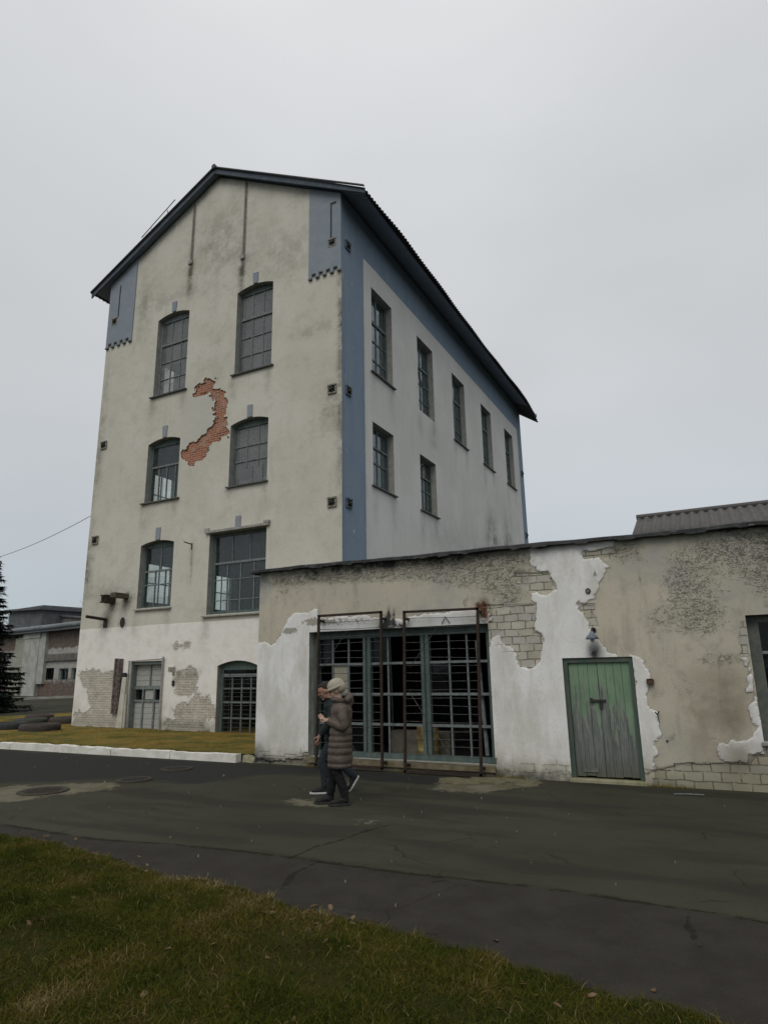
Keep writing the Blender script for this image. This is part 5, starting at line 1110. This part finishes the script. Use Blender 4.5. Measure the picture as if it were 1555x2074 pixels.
for k in range(7):
    b = MB(LO, LU, LN); b.box(uL+.8+k*2.4, uL+.9+k*2.4, zE+.12, zp-.1, .28, .42); fadd(b.build('pipe_support', MAT_IRON))
r0, r1, r2 = fp(770, 385, -6), fp(1430, 450, -6), fp(2400, 560, -6)
b = MB(LO, LU, LN); b.prism([(uL+.6, zE+.1), (uR, zE+.1), (uR, r2[1]-.6), (r1[0], r1[1]), (r0[0], r0[1]), (uL+.6, r0[1]-.2)], -6.5, -6.2); fadd(b.build('upper_wall', simple('flaking_upper_wall', (.20, .195, .18), (.11, .105, .095), 1.6, bumps=.8)))
b = MB(LO, LU, LN); b.prism([(r0[0]-.3, r0[1]), (r1[0], r1[1]), (uR, r2[1]-.6), (uR, r2[1]-.45), (r1[0], r1[1]+.14), (r0[0]-.3, r0[1]+.14)], -12, -5.9); fadd(b.build('roof', MAT_SHEET))
t0, t1 = fp(180, 300, -4), fp(790, 285, -4); t2, t3 = fp(190, 420, -4), fp(700, 470, -4)
b = MB(LO, LU, LN); b.box(t0[0], t1[0]-.4, zE+.12, t0[1]-.05, -9, -4); fadd(b.build('roof_house', simple('dark_roof_house', (.13, .14, .14), (.08, .085, .09), 1.4)))
b = MB(LO, LU, LN); b.hexa([b.P(t0[0]-.5, t0[1]-.25, -9.5), b.P(t1[0], t1[1]-.1, -9.5), b.P(t1[0], t1[1]-.1, -3.5), b.P(t0[0]-.5, t0[1]-.25, -3.5), b.P(t0[0]-.5, t0[1]-.05, -9.5), b.P(t1[0], t1[1]+.15, -9.5), b.P(t1[0], t1[1]+.15, -3.5), b.P(t0[0]-.5, t0[1]-.05, -3.5)]); fadd(b.build('roof', MAT_SHEET))
b = MB(LO, LU, LN); b.box(uL, uR, -.5, zE, -9, -8.8); fadd(b.build('rear_wall', MAT_DARKIN)); b = MB(LO, LU, LN); b.box(uL, uL+.3, -.5, zE, -8.8, -.41); fadd(b.build('end_wall', MAT_DARKIN))

# ------------------------------------------------------------------ trees
def mat_needles():
    q = M('spruce_needles'); t = q.attr('tint'); col = q.mix(t, (.007, .011, .007), (.02, .03, .018))
    return q.done(q.bsdf(col, .8, spec=.2))
MAT_BARK = simple('dark_bark', (.045, .038, .03), (.025, .021, .017), 6, .95, stretch=(1, 1, .3))
def spruce(base, H, Rm, label, seed):
    r_ = random.Random(seed); root = empty('spruce_tree', base, label, 'spruce'); B = Vector(base)
    b = MB(); b.tube([B+Vector((0, 0, -.2)), B+Vector((0, 0, H*.5)), B+Vector((.05, 0, H*.97))], [.24, .13, .02], 9)
    V, Fc, T = [], [], []
    for lev in range(76):
        t = lev/75; z = .5+(H-.9)*t; n = int(11-4*t); Rr = Rm*(1-t)**.85+.15
        for k in range(n):
            a = k*6.283/n+lev*1.3+r_.uniform(-.3, .3); L = Rr*r_.uniform(.55, 1.12); dr = Vector((math.cos(a), math.sin(a), 0))
            pts = [B+Vector((0, 0, z))+dr*L*s_+Vector((0, 0, -.30*L*s_**1.3+.14*L*s_**4)) for s_ in (0, .35, .7, 1)]
            b.tube(pts, [.02, .014, .009, .004], 4, False)
            sd_ = Vector((-dr.y, dr.x, 0)); m_ = int(L*80)+16
            for j in range(m_):
                s_ = r_.uniform(.03, 1.02); c0 = B+Vector((0, 0, z))+dr*L*s_+Vector((0, 0, -.30*L*s_**1.3+.14*L*s_**4)); side_ = r_.choice((-1, 1)); tw = L*.33*(1.12-s_)*r_.uniform(.4, 1.1)
                d2 = (sd_*side_*r_.uniform(.5, 1)+dr*r_.uniform(.2, .7)).normalized(); e0 = c0+d2*tw*r_.random(); dd = (d2+Vector((r_.uniform(-.3, .3), r_.uniform(-.3, .3), r_.uniform(-.75, .05)))).normalized(); ln = r_.uniform(.18, .42)
                w_ = dd.cross(Vector((r_.uniform(-1, 1), r_.uniform(-1, 1), 1))).normalized()*r_.uniform(.03, .06); kk = len(V)
                V.extend([tuple(e0-w_), tuple(e0+w_), tuple(e0+dd*ln)]); Fc.append((kk, kk+1, kk+2)); T.extend([r_.random()]*3)
    b.build('trunk', MAT_BARK, root)
    me = bpy.data.meshes.new('crown'); me.from_pydata(V, [], Fc); me.update(); o_ = finish(me, 'crown', mat_needles(), root, fix=False)
    at = me.attributes.new('tint', 'FLOAT', 'POINT'); at.data.foreach_set('value', T)
    return root
sb_ = onZ(-76, 1424); sc_ = 40/math.hypot(sb_[0], sb_[1]); spruce((sb_[0]*sc_, sb_[1]*sc_, 0), 10.0, 2.6, 'dark green spruce at the left edge, in front of the brick workshop', 3)
def bare_tree(base, H, label, seed, grp='bare trees far behind the brick workshop'):
    r_ = random.Random(seed); root = empty('bare_tree', base, label, 'tree', grp); b = MB(); tw = MB()
    def grow(p, d_, L, r0_, dep):
        q1 = p+d_*L*.5+Vector((r_.uniform(-.05, .05), r_.uniform(-.05, .05), 0))*L; q2 = q1+(d_+Vector((r_.uniform(-.2, .2), r_.uniform(-.2, .2), .1))).normalized()*L*.5
        (b if dep < 2 else tw).tube([p, q1, q2], [r0_, r0_*.8, r0_*.6], 5, False)
        if dep < 5:
            for k in range(3 if dep else 4):
                nd = (d_+Vector((r_.uniform(-.8, .8), r_.uniform(-.8, .8), r_.uniform(-.05, .5)))).normalized(); grow(q1 if k % 2 else q2, nd, L*r_.uniform(.55, .78), r0_*.55, dep+1)
    grow(Vector(base)+Vector((0, 0, -.3)), Vector((0, 0, 1)), H*.36, H*.016, 0)
    b.build('trunk', MAT_BARK, root); tw.build('crown', simple('grey_twigs', (.10, .095, .09), (.07, .065, .06), 4), root, fix=False)
for px, Hh, lab, sd_ in ((138, 14.2, 'bare grey-twigged tree showing over the workshop roof beside the tall building', 5), (30, 12.5, 'bare thin tree behind the workshop roof beside the spruce', 9)):
    c_ = ray(px, 1395); k_ = 105/math.hypot(c_[0], c_[1]); bare_tree((c_[0]*k_, c_[1]*k_, 0), Hh, lab, sd_)
p0 = onX(186, 1044, -19.52); d_ = ray(-120, 1141); p1 = CAM+d_*(52/math.hypot(d_[0], d_[1])); pts = []
for k in range(25): t = k/24; q_ = p0*(1-t)+p1*t; q_[2] -= 1.3*4*t*(1-t)*.5; pts.append(tuple(q_))
b = MB(); b.tube(pts, .010, 6); tag(b.build('overhead_cable', MAT_IRON), 'thin dark overhead cable running left from the tall building', 'cable')

# ------------------------------------------------------------------ people
def solid(name, fn, voxel, mat, root, smooth_it=4, tex=None):
    b = MB(); fn(b); me = bpy.data.meshes.new('tmp'); me.from_pydata(b.v, [], b.f); me.update()
    bm = bmesh.new(); bm.from_mesh(me); bmesh.ops.recalc_face_normals(bm, faces=bm.faces); bm.to_mesh(me); bm.free()
    o_ = bpy.data.objects.new('tmp', me); C.objects.link(o_)
    rm = o_.modifiers.new('r', 'REMESH'); rm.mode = 'VOXEL'; rm.voxel_size = voxel
    sm = o_.modifiers.new('s', 'SMOOTH'); sm.factor = .5; sm.iterations = smooth_it
    dg = bpy.context.evaluated_depsgraph_get(); m2 = bpy.data.meshes.new_from_object(o_.evaluated_get(dg)); bpy.data.objects.remove(o_)
    m2.name = name; m2.materials.clear(); r = finish(m2, name, mat, None, True, fix=False); r.parent = root; r.location = (0, 0, 0); return r
def ell(b, c_, rx, ry, rz, n=20, m_=12, rot=0.0):
    c_ = Vector(c_); rings = []
    for i in range(1, m_):
        ph = math.pi*i/m_; rr, h = math.sin(ph), -math.cos(ph); ring = []
        for k in range(n):
            a = 6.28318*k/n; p = Vector((math.cos(a)*rr*rx, math.sin(a)*rr*ry, h*rz))
            ring.append(c_+Vector((p.x*math.cos(rot)-p.z*math.sin(rot), p.y, p.x*math.sin(rot)+p.z*math.cos(rot))))
        rings.append(b.addv(ring))
    for i in range(len(rings)-1):
        for k in range(n): j = (k+1) % n; b.face((rings[i]+k, rings[i]+j, rings[i+1]+j, rings[i+1]+k))
    b.face([rings[0]+k for k in range(n)][::-1]); b.face([rings[-1]+k for k in range(n)])
def spline(pts, n=6):
    P_ = [Vector(p[:3]) for p in pts]; Rr = [p[3] for p in pts]; out, ro = [], []
    for i in range(len(P_)-1):
        a, b_, c_, d_ = P_[max(i-1, 0)], P_[i], P_[i+1], P_[min(i+2, len(P_)-1)]
        for k in range(n):
            t = k/n; out.append(.5*((2*b_)+(c_-a)*t+(2*a-5*b_+4*c_-d_)*t*t+(3*b_-a-3*c_+d_)*t**3)); ro.append(Rr[i]*(1-t)+Rr[i+1]*t)
    out.append(P_[-1]); ro.append(Rr[-1]); return out, ro
def limb(b, pts, puff=0.0, freq=0.0, n=14):
    o_, r_ = spline(pts, 8)
    if puff:
        L = 0
        for i in range(len(o_)):
            if i: L += (o_[i]-o_[i-1]).length
            r_[i] = r_[i]+puff*abs(math.sin(L*math.pi/freq))-puff*.5
    b.tube(o_, r_, n)
def head(b, c_, s_, rot):
    """head centred at c_, height .23*s_, looking along +x, pitched by rot (negative = down)"""
    def H(x, y, z):
        x, z = x*s_, z*s_; return (c_[0]+x*math.cos(rot)-z*math.sin(rot), c_[1]+y*s_, c_[2]+x*math.sin(rot)+z*math.cos(rot))
    ell(b, H(-.005, 0, .02), .098*s_, .076*s_, .10*s_, rot=rot); ell(b, H(.03, 0, -.05), .062*s_, .055*s_, .068*s_, rot=rot)
    b.tube([H(.085, 0, .025), H(.105, 0, -.012), H(.108, 0, -.022)], [.009*s_, .014*s_, .013*s_], 8)
    ell(b, H(.078, 0, -.098), .02*s_, .026*s_, .018*s_, rot=rot); ell(b, H(.088, 0, -.055), .012*s_, .024*s_, .008*s_, rot=rot); ell(b, H(.086, 0, -.072), .012*s_, .02*s_, .007*s_, rot=rot)
    ell(b, H(.084, 0, .04), .014*s_, .05*s_, .008*s_, rot=rot)
    for y in (-1, 1): ell(b, H(-.005, y*.076, -.005), .018*s_, .008*s_, .03*s_, rot=rot); ell(b, H(.06, y*.042, -.025), .022*s_, .018*s_, .022*s_, rot=rot)
    return H
def hand(b, w, d_, s_, side, curl=.5):
    """hand from the wrist w pointing along d_ (fingers), thumb on the forward side"""
    w, d_ = Vector(w), Vector(d_).normalized(); lat = Vector((1, 0, 0)); lat = (lat-d_*lat.dot(d_)).normalized(); nrm = d_.cross(lat)*side
    b.tube([w-d_*.03, w+d_*.02, w+d_*.075*s_], [(.022*s_, .017*s_), (.030*s_, .015*s_), (.036*s_, .013*s_)], 12)
    for k, (o_, L) in enumerate(((-.029, .062), (-.010, .072), (.010, .077), (.028, .070))):
        p = w+d_*.068*s_+lat*o_*s_; pts = [p]; dd = d_.copy(); 
        for j, f_ in enumerate((.45, .32, .23)):
            dd = (dd+nrm*curl*(.5+.35*j)).normalized(); pts.append(pts[-1]+dd*L*f_*s_)
        b.tube(pts, [.0088*s_, .0085*s_, .0078*s_, .0062*s_], 8)
    p = w+d_*.012*s_+lat*.022*s_; q1 = p+(d_*.6+lat*.8).normalized()*.034*s_; b.tube([p, q1, q1+(d_*.9+lat*.3+nrm*.3).normalized()*.028*s_, q1+(d_*.95+nrm*.5).normalized()*.046*s_], [.013*s_, .011*s_, .0095*s_, .007*s_], 8)
def cloth(name, c1, c2, sc=12, rough=.9, bumps=.4):
    q = M(name); n1 = q.noise(sc, 4, .6); n2 = q.noise(6, 3, .6, stretch=(1, 1, 2.2), dist=1.5)
    return q.done(q.bsdf(q.mix(q.mr(n1, .32, .68), c1, c2), rough, q.bump(q.add(q.mul(n1, .15), n2), .8, .03), spec=.2))
MAT_SKIN = simple('skin', (.34, .19, .135), (.28, .145, .10), 9, .55, bumps=.1, spec=.35)
MAT_SKIN_P = simple('pale_skin', (.42, .29, .22), (.37, .235, .175), 9, .55, bumps=.1, spec=.35)
def eyes(H, root, s_):
    for y in (-1, 1):
        b = MB(); ell(b, H(.071, y*.032, .008), .012*s_, .013*s_, .008*s_); e_ = b.build('eye', MAT_IRON, None, True); e_.parent = root; e_.location = (0, 0, 0)
HEAD_DIR = math.atan2(-.53, -.85)
def shoe(nm, heel, toe, lift, mat, solem, root, w_=.045, top=.08, boot=0):
    h, t = Vector(heel), Vector(toe); d_ = (t-h).normalized(); up = Vector((0, 1, 0)).cross(d_); up = -up if up.z < 0 else up
    def fn(b):
        L = (t-h).length
        b.tube([h-d_*.01+up*.05, h+d_*L*.3+up*.055, h+d_*L*.6+up*.042, h+d_*L*.85+up*.034, t+up*.028], [(w_*.8, .048), (w_*.92, .052), (w_*1.05, .038), (w_*1.0, .028), (w_*.55, .02)], 14)
        b.tube([h+d_*.02+up*.04, h+d_*.025+up*(top+.03+boot)], [.045, .043+boot*.02], 12)
    s_ = solid(nm, fn, .008, mat, root, 3)
    b = MB(); lat = Vector((0, 1, 0)); L = (t-h).length; ring = []
    for k in range(18):
        a = 6.283*k/18; x = .5-.5*math.cos(a); y = math.sin(a)*(w_*(.92 if x < .5 else 1.1)); ring.append((h-d_*.045)+d_*(L+.07)*x+lat*y)
    a0 = b.addv(ring); a1 = b.addv([p+up*.024 for p in ring]); n = 18; b.face(range(a0, a0+n)); b.face(range(a1+n-1, a1-1, -1))
    for i in range(n): j = (i+1) % n; b.face((a0+i, a1+i, a1+j, a0+j))
    so_ = b.build('sole', solem, None, True if 0 else False); so_.parent = s_; so_.location = (0, 0, 0)
    return s_

# the woman, nearer the camera: long taupe quilted coat, pale knitted hat, dark trousers and boots
gw_ = onZ(689, 1630); wom = empty('person', (gw_[0], gw_[1], .012), 'person in a long taupe quilted coat and pale knitted hat, walking nearer the camera', 'person', 'two people walking past the barred window')
wom.rotation_euler = (0, 0, HEAD_DIR)
hc = (.055, 0, 1.405); HS = .98
def wbody(b):
    global HW; HW = head(b, hc, HS, -.42)
    limb(b, [(.0, 0, 1.20, .06), (.02, 0, 1.27, .052), (.03, 0, 1.36, .052)])
    limb(b, [(0, 0, .82, .12), (-.01, 0, .98, .11), (-.01, 0, 1.12, .125), (-.01, 0, 1.21, .09)])
    for y, hip, kn, an in ((1, (.0, .075, .80), (.055, .08, .43), (-.055, .085, .08)), (-1, (.0, -.075, .80), (.09, -.075, .44), (.13, -.075, .08))):
        limb(b, [(*hip, .085), ((hip[0]+kn[0])/2, kn[1], .62, .07), (*kn, .05), ((kn[0]+an[0])/2, an[1], .27, .05), (*an, .034)])
        b.tube([(an[0]-.03, an[1], .045), (an[0]+.05, an[1], .04), (an[0]+.14, an[1], .025)], [.03, .03, .018], 10)
    for y in (1, -1):
        sh = (-.02, y*.145, 1.185)
        el = (-.035, y*.19, .955); wr = (.175, y*.10 if y > 0 else -.09, 1.035)
        limb(b, [(*sh, .05), ((sh[0]+el[0])/2, y*.18, 1.07, .042), (*el, .035), ((el[0]+wr[0])/2, (el[1]+wr[1])/2, 1.0, .03), (*wr, .023)])
        hand(b, wr, (.75, -y*.35, .35), .95, y, .55)
solid('body', wbody, .0058, MAT_SKIN_P, wom, 2); eyes(HW, wom, HS)
def wcoat(b):
    prof = [(.44, .142, .185, .0), (.47, .162, .2, .0), (.60, .158, .195, 0), (.75, .15, .185, -.005), (.9, .142, .175, -.01), (1.0, .136, .168, -.015), (1.1, .142, .178, -.02), (1.17, .14, .182, -.02), (1.215, .12, .155, -.012), (1.245, .09, .11, .0), (1.30, .085, .095, .012)]
    zs_ = np.linspace(.44, 1.30, 110); rings = []
    for z in zs_:
        rx = np.interp(z, [p[0] for p in prof], [p[1] for p in prof]); ry = np.interp(z, [p[0] for p in prof], [p[2] for p in prof]); cx_ = np.interp(z, [p[0] for p in prof], [p[3] for p in prof])
        zz_ = z+.012*math.sin(z*17); pf = (.015*abs(math.sin(zz_*math.pi/.085))**.8-.006)*(1 if z < .95 else .25) if z < 1.2 else 0
        rings.append(((cx_+.0, 0, z), rx+pf, ry+pf))
    b.loft(rings, 40)
    for y in (1, -1):
        limb(b, [(-.02, y*.135, 1.19, .075), (-.03, y*.185, 1.08, .068), (-.04, y*.20, .965, .062), (.05, y*.165, .985, .056), (.155, y*.115, 1.03, .048)], .004, .09, 18)
    limb(b, [(-.11, 0, 1.21, .045), (-.13, 0, 1.28, .055), (-.115, 0, 1.35, .045)], 0)         # hood lying on the back
    for a in range(-4, 5): pass
def mat_coat():
    q = M('taupe_quilting'); x, y, z = q.sep(); n1 = q.noise(7, 4, .6)
    col = q.mix(q.mr(n1, .35, .65), (.10, .076, .060), (.070, .053, .043))
    return q.done(q.bsdf(col, .6, q.bump(q.add(q.mul(q.noise(30, 4, .6, stretch=(1, 1, 2.5)), .3), q.noise(11, 4, .65, dist=1.0)), .7, .02), spec=.35))
MC = mat_coat(); solid('coat', wcoat, .0075, MC, wom, 2)
def wcollar(b):
    for k in range(16):
        a0, a1 = 2*math.pi*k/16, 2*math.pi*(k+1)/16
        b.tube([(.012+.088*math.cos(a0), .092*math.sin(a0), 1.285+.012*math.cos(a0)), (.012+.088*math.cos(a1), .092*math.sin(a1), 1.285+.012*math.cos(a1))], .034, 8)
solid('collar', wcollar, .008, MC, wom, 3)
def whood(b):
    limb(b, [(-.07, -.09, 1.27, .035), (-.115, -.06, 1.31, .05), (-.125, 0, 1.33, .055), (-.115, .06, 1.31, .05), (-.07, .09, 1.27, .035)])
solid('hood', whood, .008, MC, wom, 3)
def what(b):
    ell(b, HW(-.024, 0, .068), .118, .104, .094, 24, 14, -.42); ell(b, HW(-.065, 0, .030), .088, .098, .092, 20, 12, -.42)
    o_ = []
    for k in range(25):
        a = 2*math.pi*k/24; x, y = .112*math.cos(a), .092*math.sin(a); r = -.5; o_.append(HW(x*.99-.018, y*1.08, .045))
    b.tube(o_, .020, 8, False)
q = M('cream_knit'); x, y, z = q.sep(); n_ = q.noise(60, 3, .6, stretch=(1, 1, .4)); MKN = q.done(q.bsdf(q.mix(n_, (.40, .365, .29), (.30, .27, .21)), .95, q.bump(n_, .8, .01), spec=.1))
solid('hat', what, .007, MKN, wom, 2)
def wpants(b):
    for y, kn, an in ((1, (.055, .08, .43), (-.055, .085, .10)), (-1, (.09, -.075, .44), (.13, -.075, .10))):
        limb(b, [(0, y*.07, .74, .105), (.03, y*.078, .58, .088), (*kn, .064), ((kn[0]+an[0])/2-.01, an[1], .27, .060), (*an, .05)])
solid('trousers', wpants, .008, cloth('black_trousers', (.009, .009, .010), (.015, .015, .017)), wom)
MBOOT = cloth('black_boots', (.010, .010, .011), (.018, .017, .016), rough=.6)
shoe('boot', (-.085, .085, 0), (.135, .088, 0), 0, MBOOT, MAT_IRON, wom, .046, .10, .10); shoe('boot', (.10, -.075, 0), (.32, -.072, .0), 0, MBOOT, MAT_IRON, wom, .046, .10, .10)

# the man behind her: black jacket, jeans, black trainers with white soles, head bent down
gm = onZ(677, 1606); man = empty('person', (gm[0], gm[1], .012), 'person with short dark hair, black jacket, jeans and white-soled trainers, head bent', 'person', 'two people walking past the barred window')
man.rotation_euler = (0, 0, HEAD_DIR)
mh = (.135, 0, 1.385); MS = 1.0
def mbody(b):
    global HM; HM = head(b, mh, MS, -.5)
    limb(b, [(.02, 0, 1.19, .065), (.06, 0, 1.25, .055), (.10, 0, 1.35, .055)])
    limb(b, [(0, 0, .74, .12), (.0, 0, .9, .115), (.01, 0, 1.08, .13), (.02, 0, 1.2, .09)])
    for y, kn, an in ((1, (.16, .09, .42), (.125, .09, .085)), (-1, (-.06, -.085, .40), (-.275, -.085, .185))):
        limb(b, [(0, y*.08, .76, .09), (kn[0]*.5, y*.088, .6, .075), (*kn, .055), ((kn[0]+an[0])/2-.01, an[1], (kn[2]+an[2])/2, .052), (*an, .036)])
        fd = Vector((.11, 0, -.04)) if y > 0 else Vector((.07, 0, -.13)); a_ = Vector(an); b.tube([a_, a_+fd*.6, a_+fd], [.033, .03, .02], 10)
    for y, el, wr in ((1, (.09, .22, .93), (.215, .20, .765)), (-1, (-.12, -.22, .93), (-.12, -.22, .72))):
        sh = (.0, y*.165, 1.17)
        limb(b, [(*sh, .055), ((sh[0]+el[0])/2, y*.20, 1.05, .045), (*el, .038), ((el[0]+wr[0])/2, (el[1]+wr[1])/2, (el[2]+wr[2])/2, .033), (*wr, .024)])
        hand(b, wr, (.35, 0, -1) if y > 0 else (-.1, 0, -1), 1.0, 1, .5)
solid('body', mbody, .0058, MAT_SKIN, man, 2); eyes(HM, man, MS)
def mjacket(b):
    prof = [(.66, .135, .185, .0), (.70, .145, .195, 0), (.85, .14, .19, .0), (1.0, .145, .195, .005), (1.1, .15, .205, .012), (1.17, .14, .195, .02), (1.22, .11, .15, .035), (1.25, .085, .10, .05), (1.29, .078, .085, .068)]
    rings = []
    for z in np.linspace(.66, 1.29, 60):
        g = lambda k: float(np.interp(z, [p[0] for p in prof], [p[k] for p in prof])); w_ = .004*math.sin(z*55)
        rings.append(((g(3), 0, z), g(1)+w_, g(2)+w_))
    b.loft(rings, 36)
    limb(b, [(.0, .155, 1.18, .08), (.03, .205, 1.06, .070), (.085, .225, .94, .062), (.15, .215, .85, .054), (.195, .203, .795, .046)], .004, .06, 16)
    limb(b, [(.0, -.155, 1.18, .08), (-.05, -.205, 1.06, .070), (-.12, -.22, .94, .062), (-.12, -.22, .75, .048)], .004, .06, 16)
    limb(b, [(-.04, -.07, 1.22, .035), (-.065, 0, 1.235, .045), (-.04, .07, 1.22, .035)])
solid('jacket', mjacket, .0075, cloth('black_jacket', (.010, .014, .015), (.018, .024, .025), 8, .75), man, 3)
def mpants(b):
    limb(b, [(0, 0, .66, .14), (0, 0, .76, .14)])
    for y, kn, an in ((1, (.16, .09, .42), (.125, .09, .09)), (-1, (-.06, -.085, .40), (-.30, -.085, .165))):
        limb(b, [(0, y*.075, .70, .105), (kn[0]*.5, y*.088, .58, .09), (*kn, .070), ((kn[0]+an[0])/2-.01, an[1], (kn[2]+an[2])/2, .062), (*an, .056)], .004, .05)
solid('trousers', mpants, .008, cloth('grey_blue_jeans', (.030, .036, .043), (.02, .024, .029), 18), man, 3)
def mhair(b):
    ell(b, HM(-.030, 0, .050), .086, .082, .080, 22, 14, -.5); ell(b, HM(-.060, 0, -.01), .054, .077, .075, 18, 12, -.5); ell(b, HM(.008, 0, .085), .062, .064, .038, 18, 12, -.5)
solid('hair', mhair, .007, cloth('dark_hair', (.018, .014, .012), (.035, .028, .024), 40, .7, .8), man, 1)
MSH = cloth('black_trainer', (.012, .012, .013), (.02, .02, .022), rough=.6); MSO = simple('white_rubber_sole', (.55, .54, .52), (.45, .44, .42), 9, .6)
shoe('shoe', (.10, .09, .0), (.32, .09, .0), 0, MSH, MSO, man, .045, .07); shoe('shoe', (-.335, -.085, .15), (-.235, -.085, -.005), 0, MSH, MSO, man, .045, .06)

# fallen leaves on the lawn edge and weeds along the foot of the walls
N_ = 900; lx_, ly_ = rng.uniform(-11, 1.4, N_), rng.uniform(2.2, 6.4, N_); so_ = sdf(np.c_[lx_, ly_], LAWN); b = MB()
for x_, y_, s_ in zip(lx_, ly_, so_):
    if s_ < -.25 or rng.random() > (.25 if s_ > .35 else .9 if s_ > -.05 else .3): continue
    r_ = rng.uniform(.010, .024); a0 = rng.uniform(0, 6.28); z_ = (.075 if s_ > .3 else .045 if s_ > 0 else .016); t1, t2 = rng.uniform(-.4, .4, 2)
    pts = [(r_*1.5*math.cos(t)*(1 if abs(math.sin(t)) < .5 else .8), r_*.75*math.sin(t)) for t in np.linspace(0, 6.28, 7)[:-1]]
    k_ = b.addv([(x_+p*math.cos(a0)-q_1*math.sin(a0), y_+p*math.sin(a0)+q_1*math.cos(a0), z_+p*t1+q_1*t2+.3*abs(q_1)) for p, q_1 in pts]); k2_ = b.addv([(v_[0], v_[1], v_[2]-.002) for v_ in b.v[k_:k_+6]])
    b.face(range(k_, k_+6)); b.face(range(k2_+5, k2_-1, -1))
tag(b.build('fallen_leaves', simple('dead_leaves', (.10, .055, .025), (.16, .11, .06), 4), fix=False), 'small brown dead leaves caught in the ragged edge of the lawn', 'leaves', kind='stuff')
segs = [((-8.25, YA-.05), (-7.0, YA-.05), 500), ((-7.0, YA-.07), (-3.4, YA-.07), 900), ((-3.4, YA-.05), (-2.35, YA-.05), 450), ((-1.2, YA-.05), (2.6, YA-.05), 1500), ((XL, YT-.05), (-8.3, YT-.05), 2600), ((-20, 10.56), (-8.6, 10.56), 900), ((-20, 10.8), (-8.5, 10.8), 2200)]
wx, wy, wz = [], [], []
for (x0_, y0_), (x1_, y1_), n in segs:
    t = rng.random(n); xx = x0_+(x1_-x0_)*t; ok = noise2(xx, np.full(n, y0_), 1.7, 41) > .02; xx = xx[ok]
    yy = y0_-np.abs(rng.normal(0, .035, len(xx))); wx.append(xx); wy.append(yy); wz.append(vz(np.c_[xx, yy])-.01 if y0_ > 10.7 else np.zeros(len(xx)))
wx, wy, wz = np.concatenate(wx), np.concatenate(wy), np.concatenate(wz)
tag(blades('weeds', wx, wy, wz, .02, .075, .003, MAT_GRASS2, np.clip(rng.normal(.35, .25, len(wx)), 0, 1), 1.0), 'thin dry weeds along the foot of the walls and the kerb', 'weeds', kind='stuff')
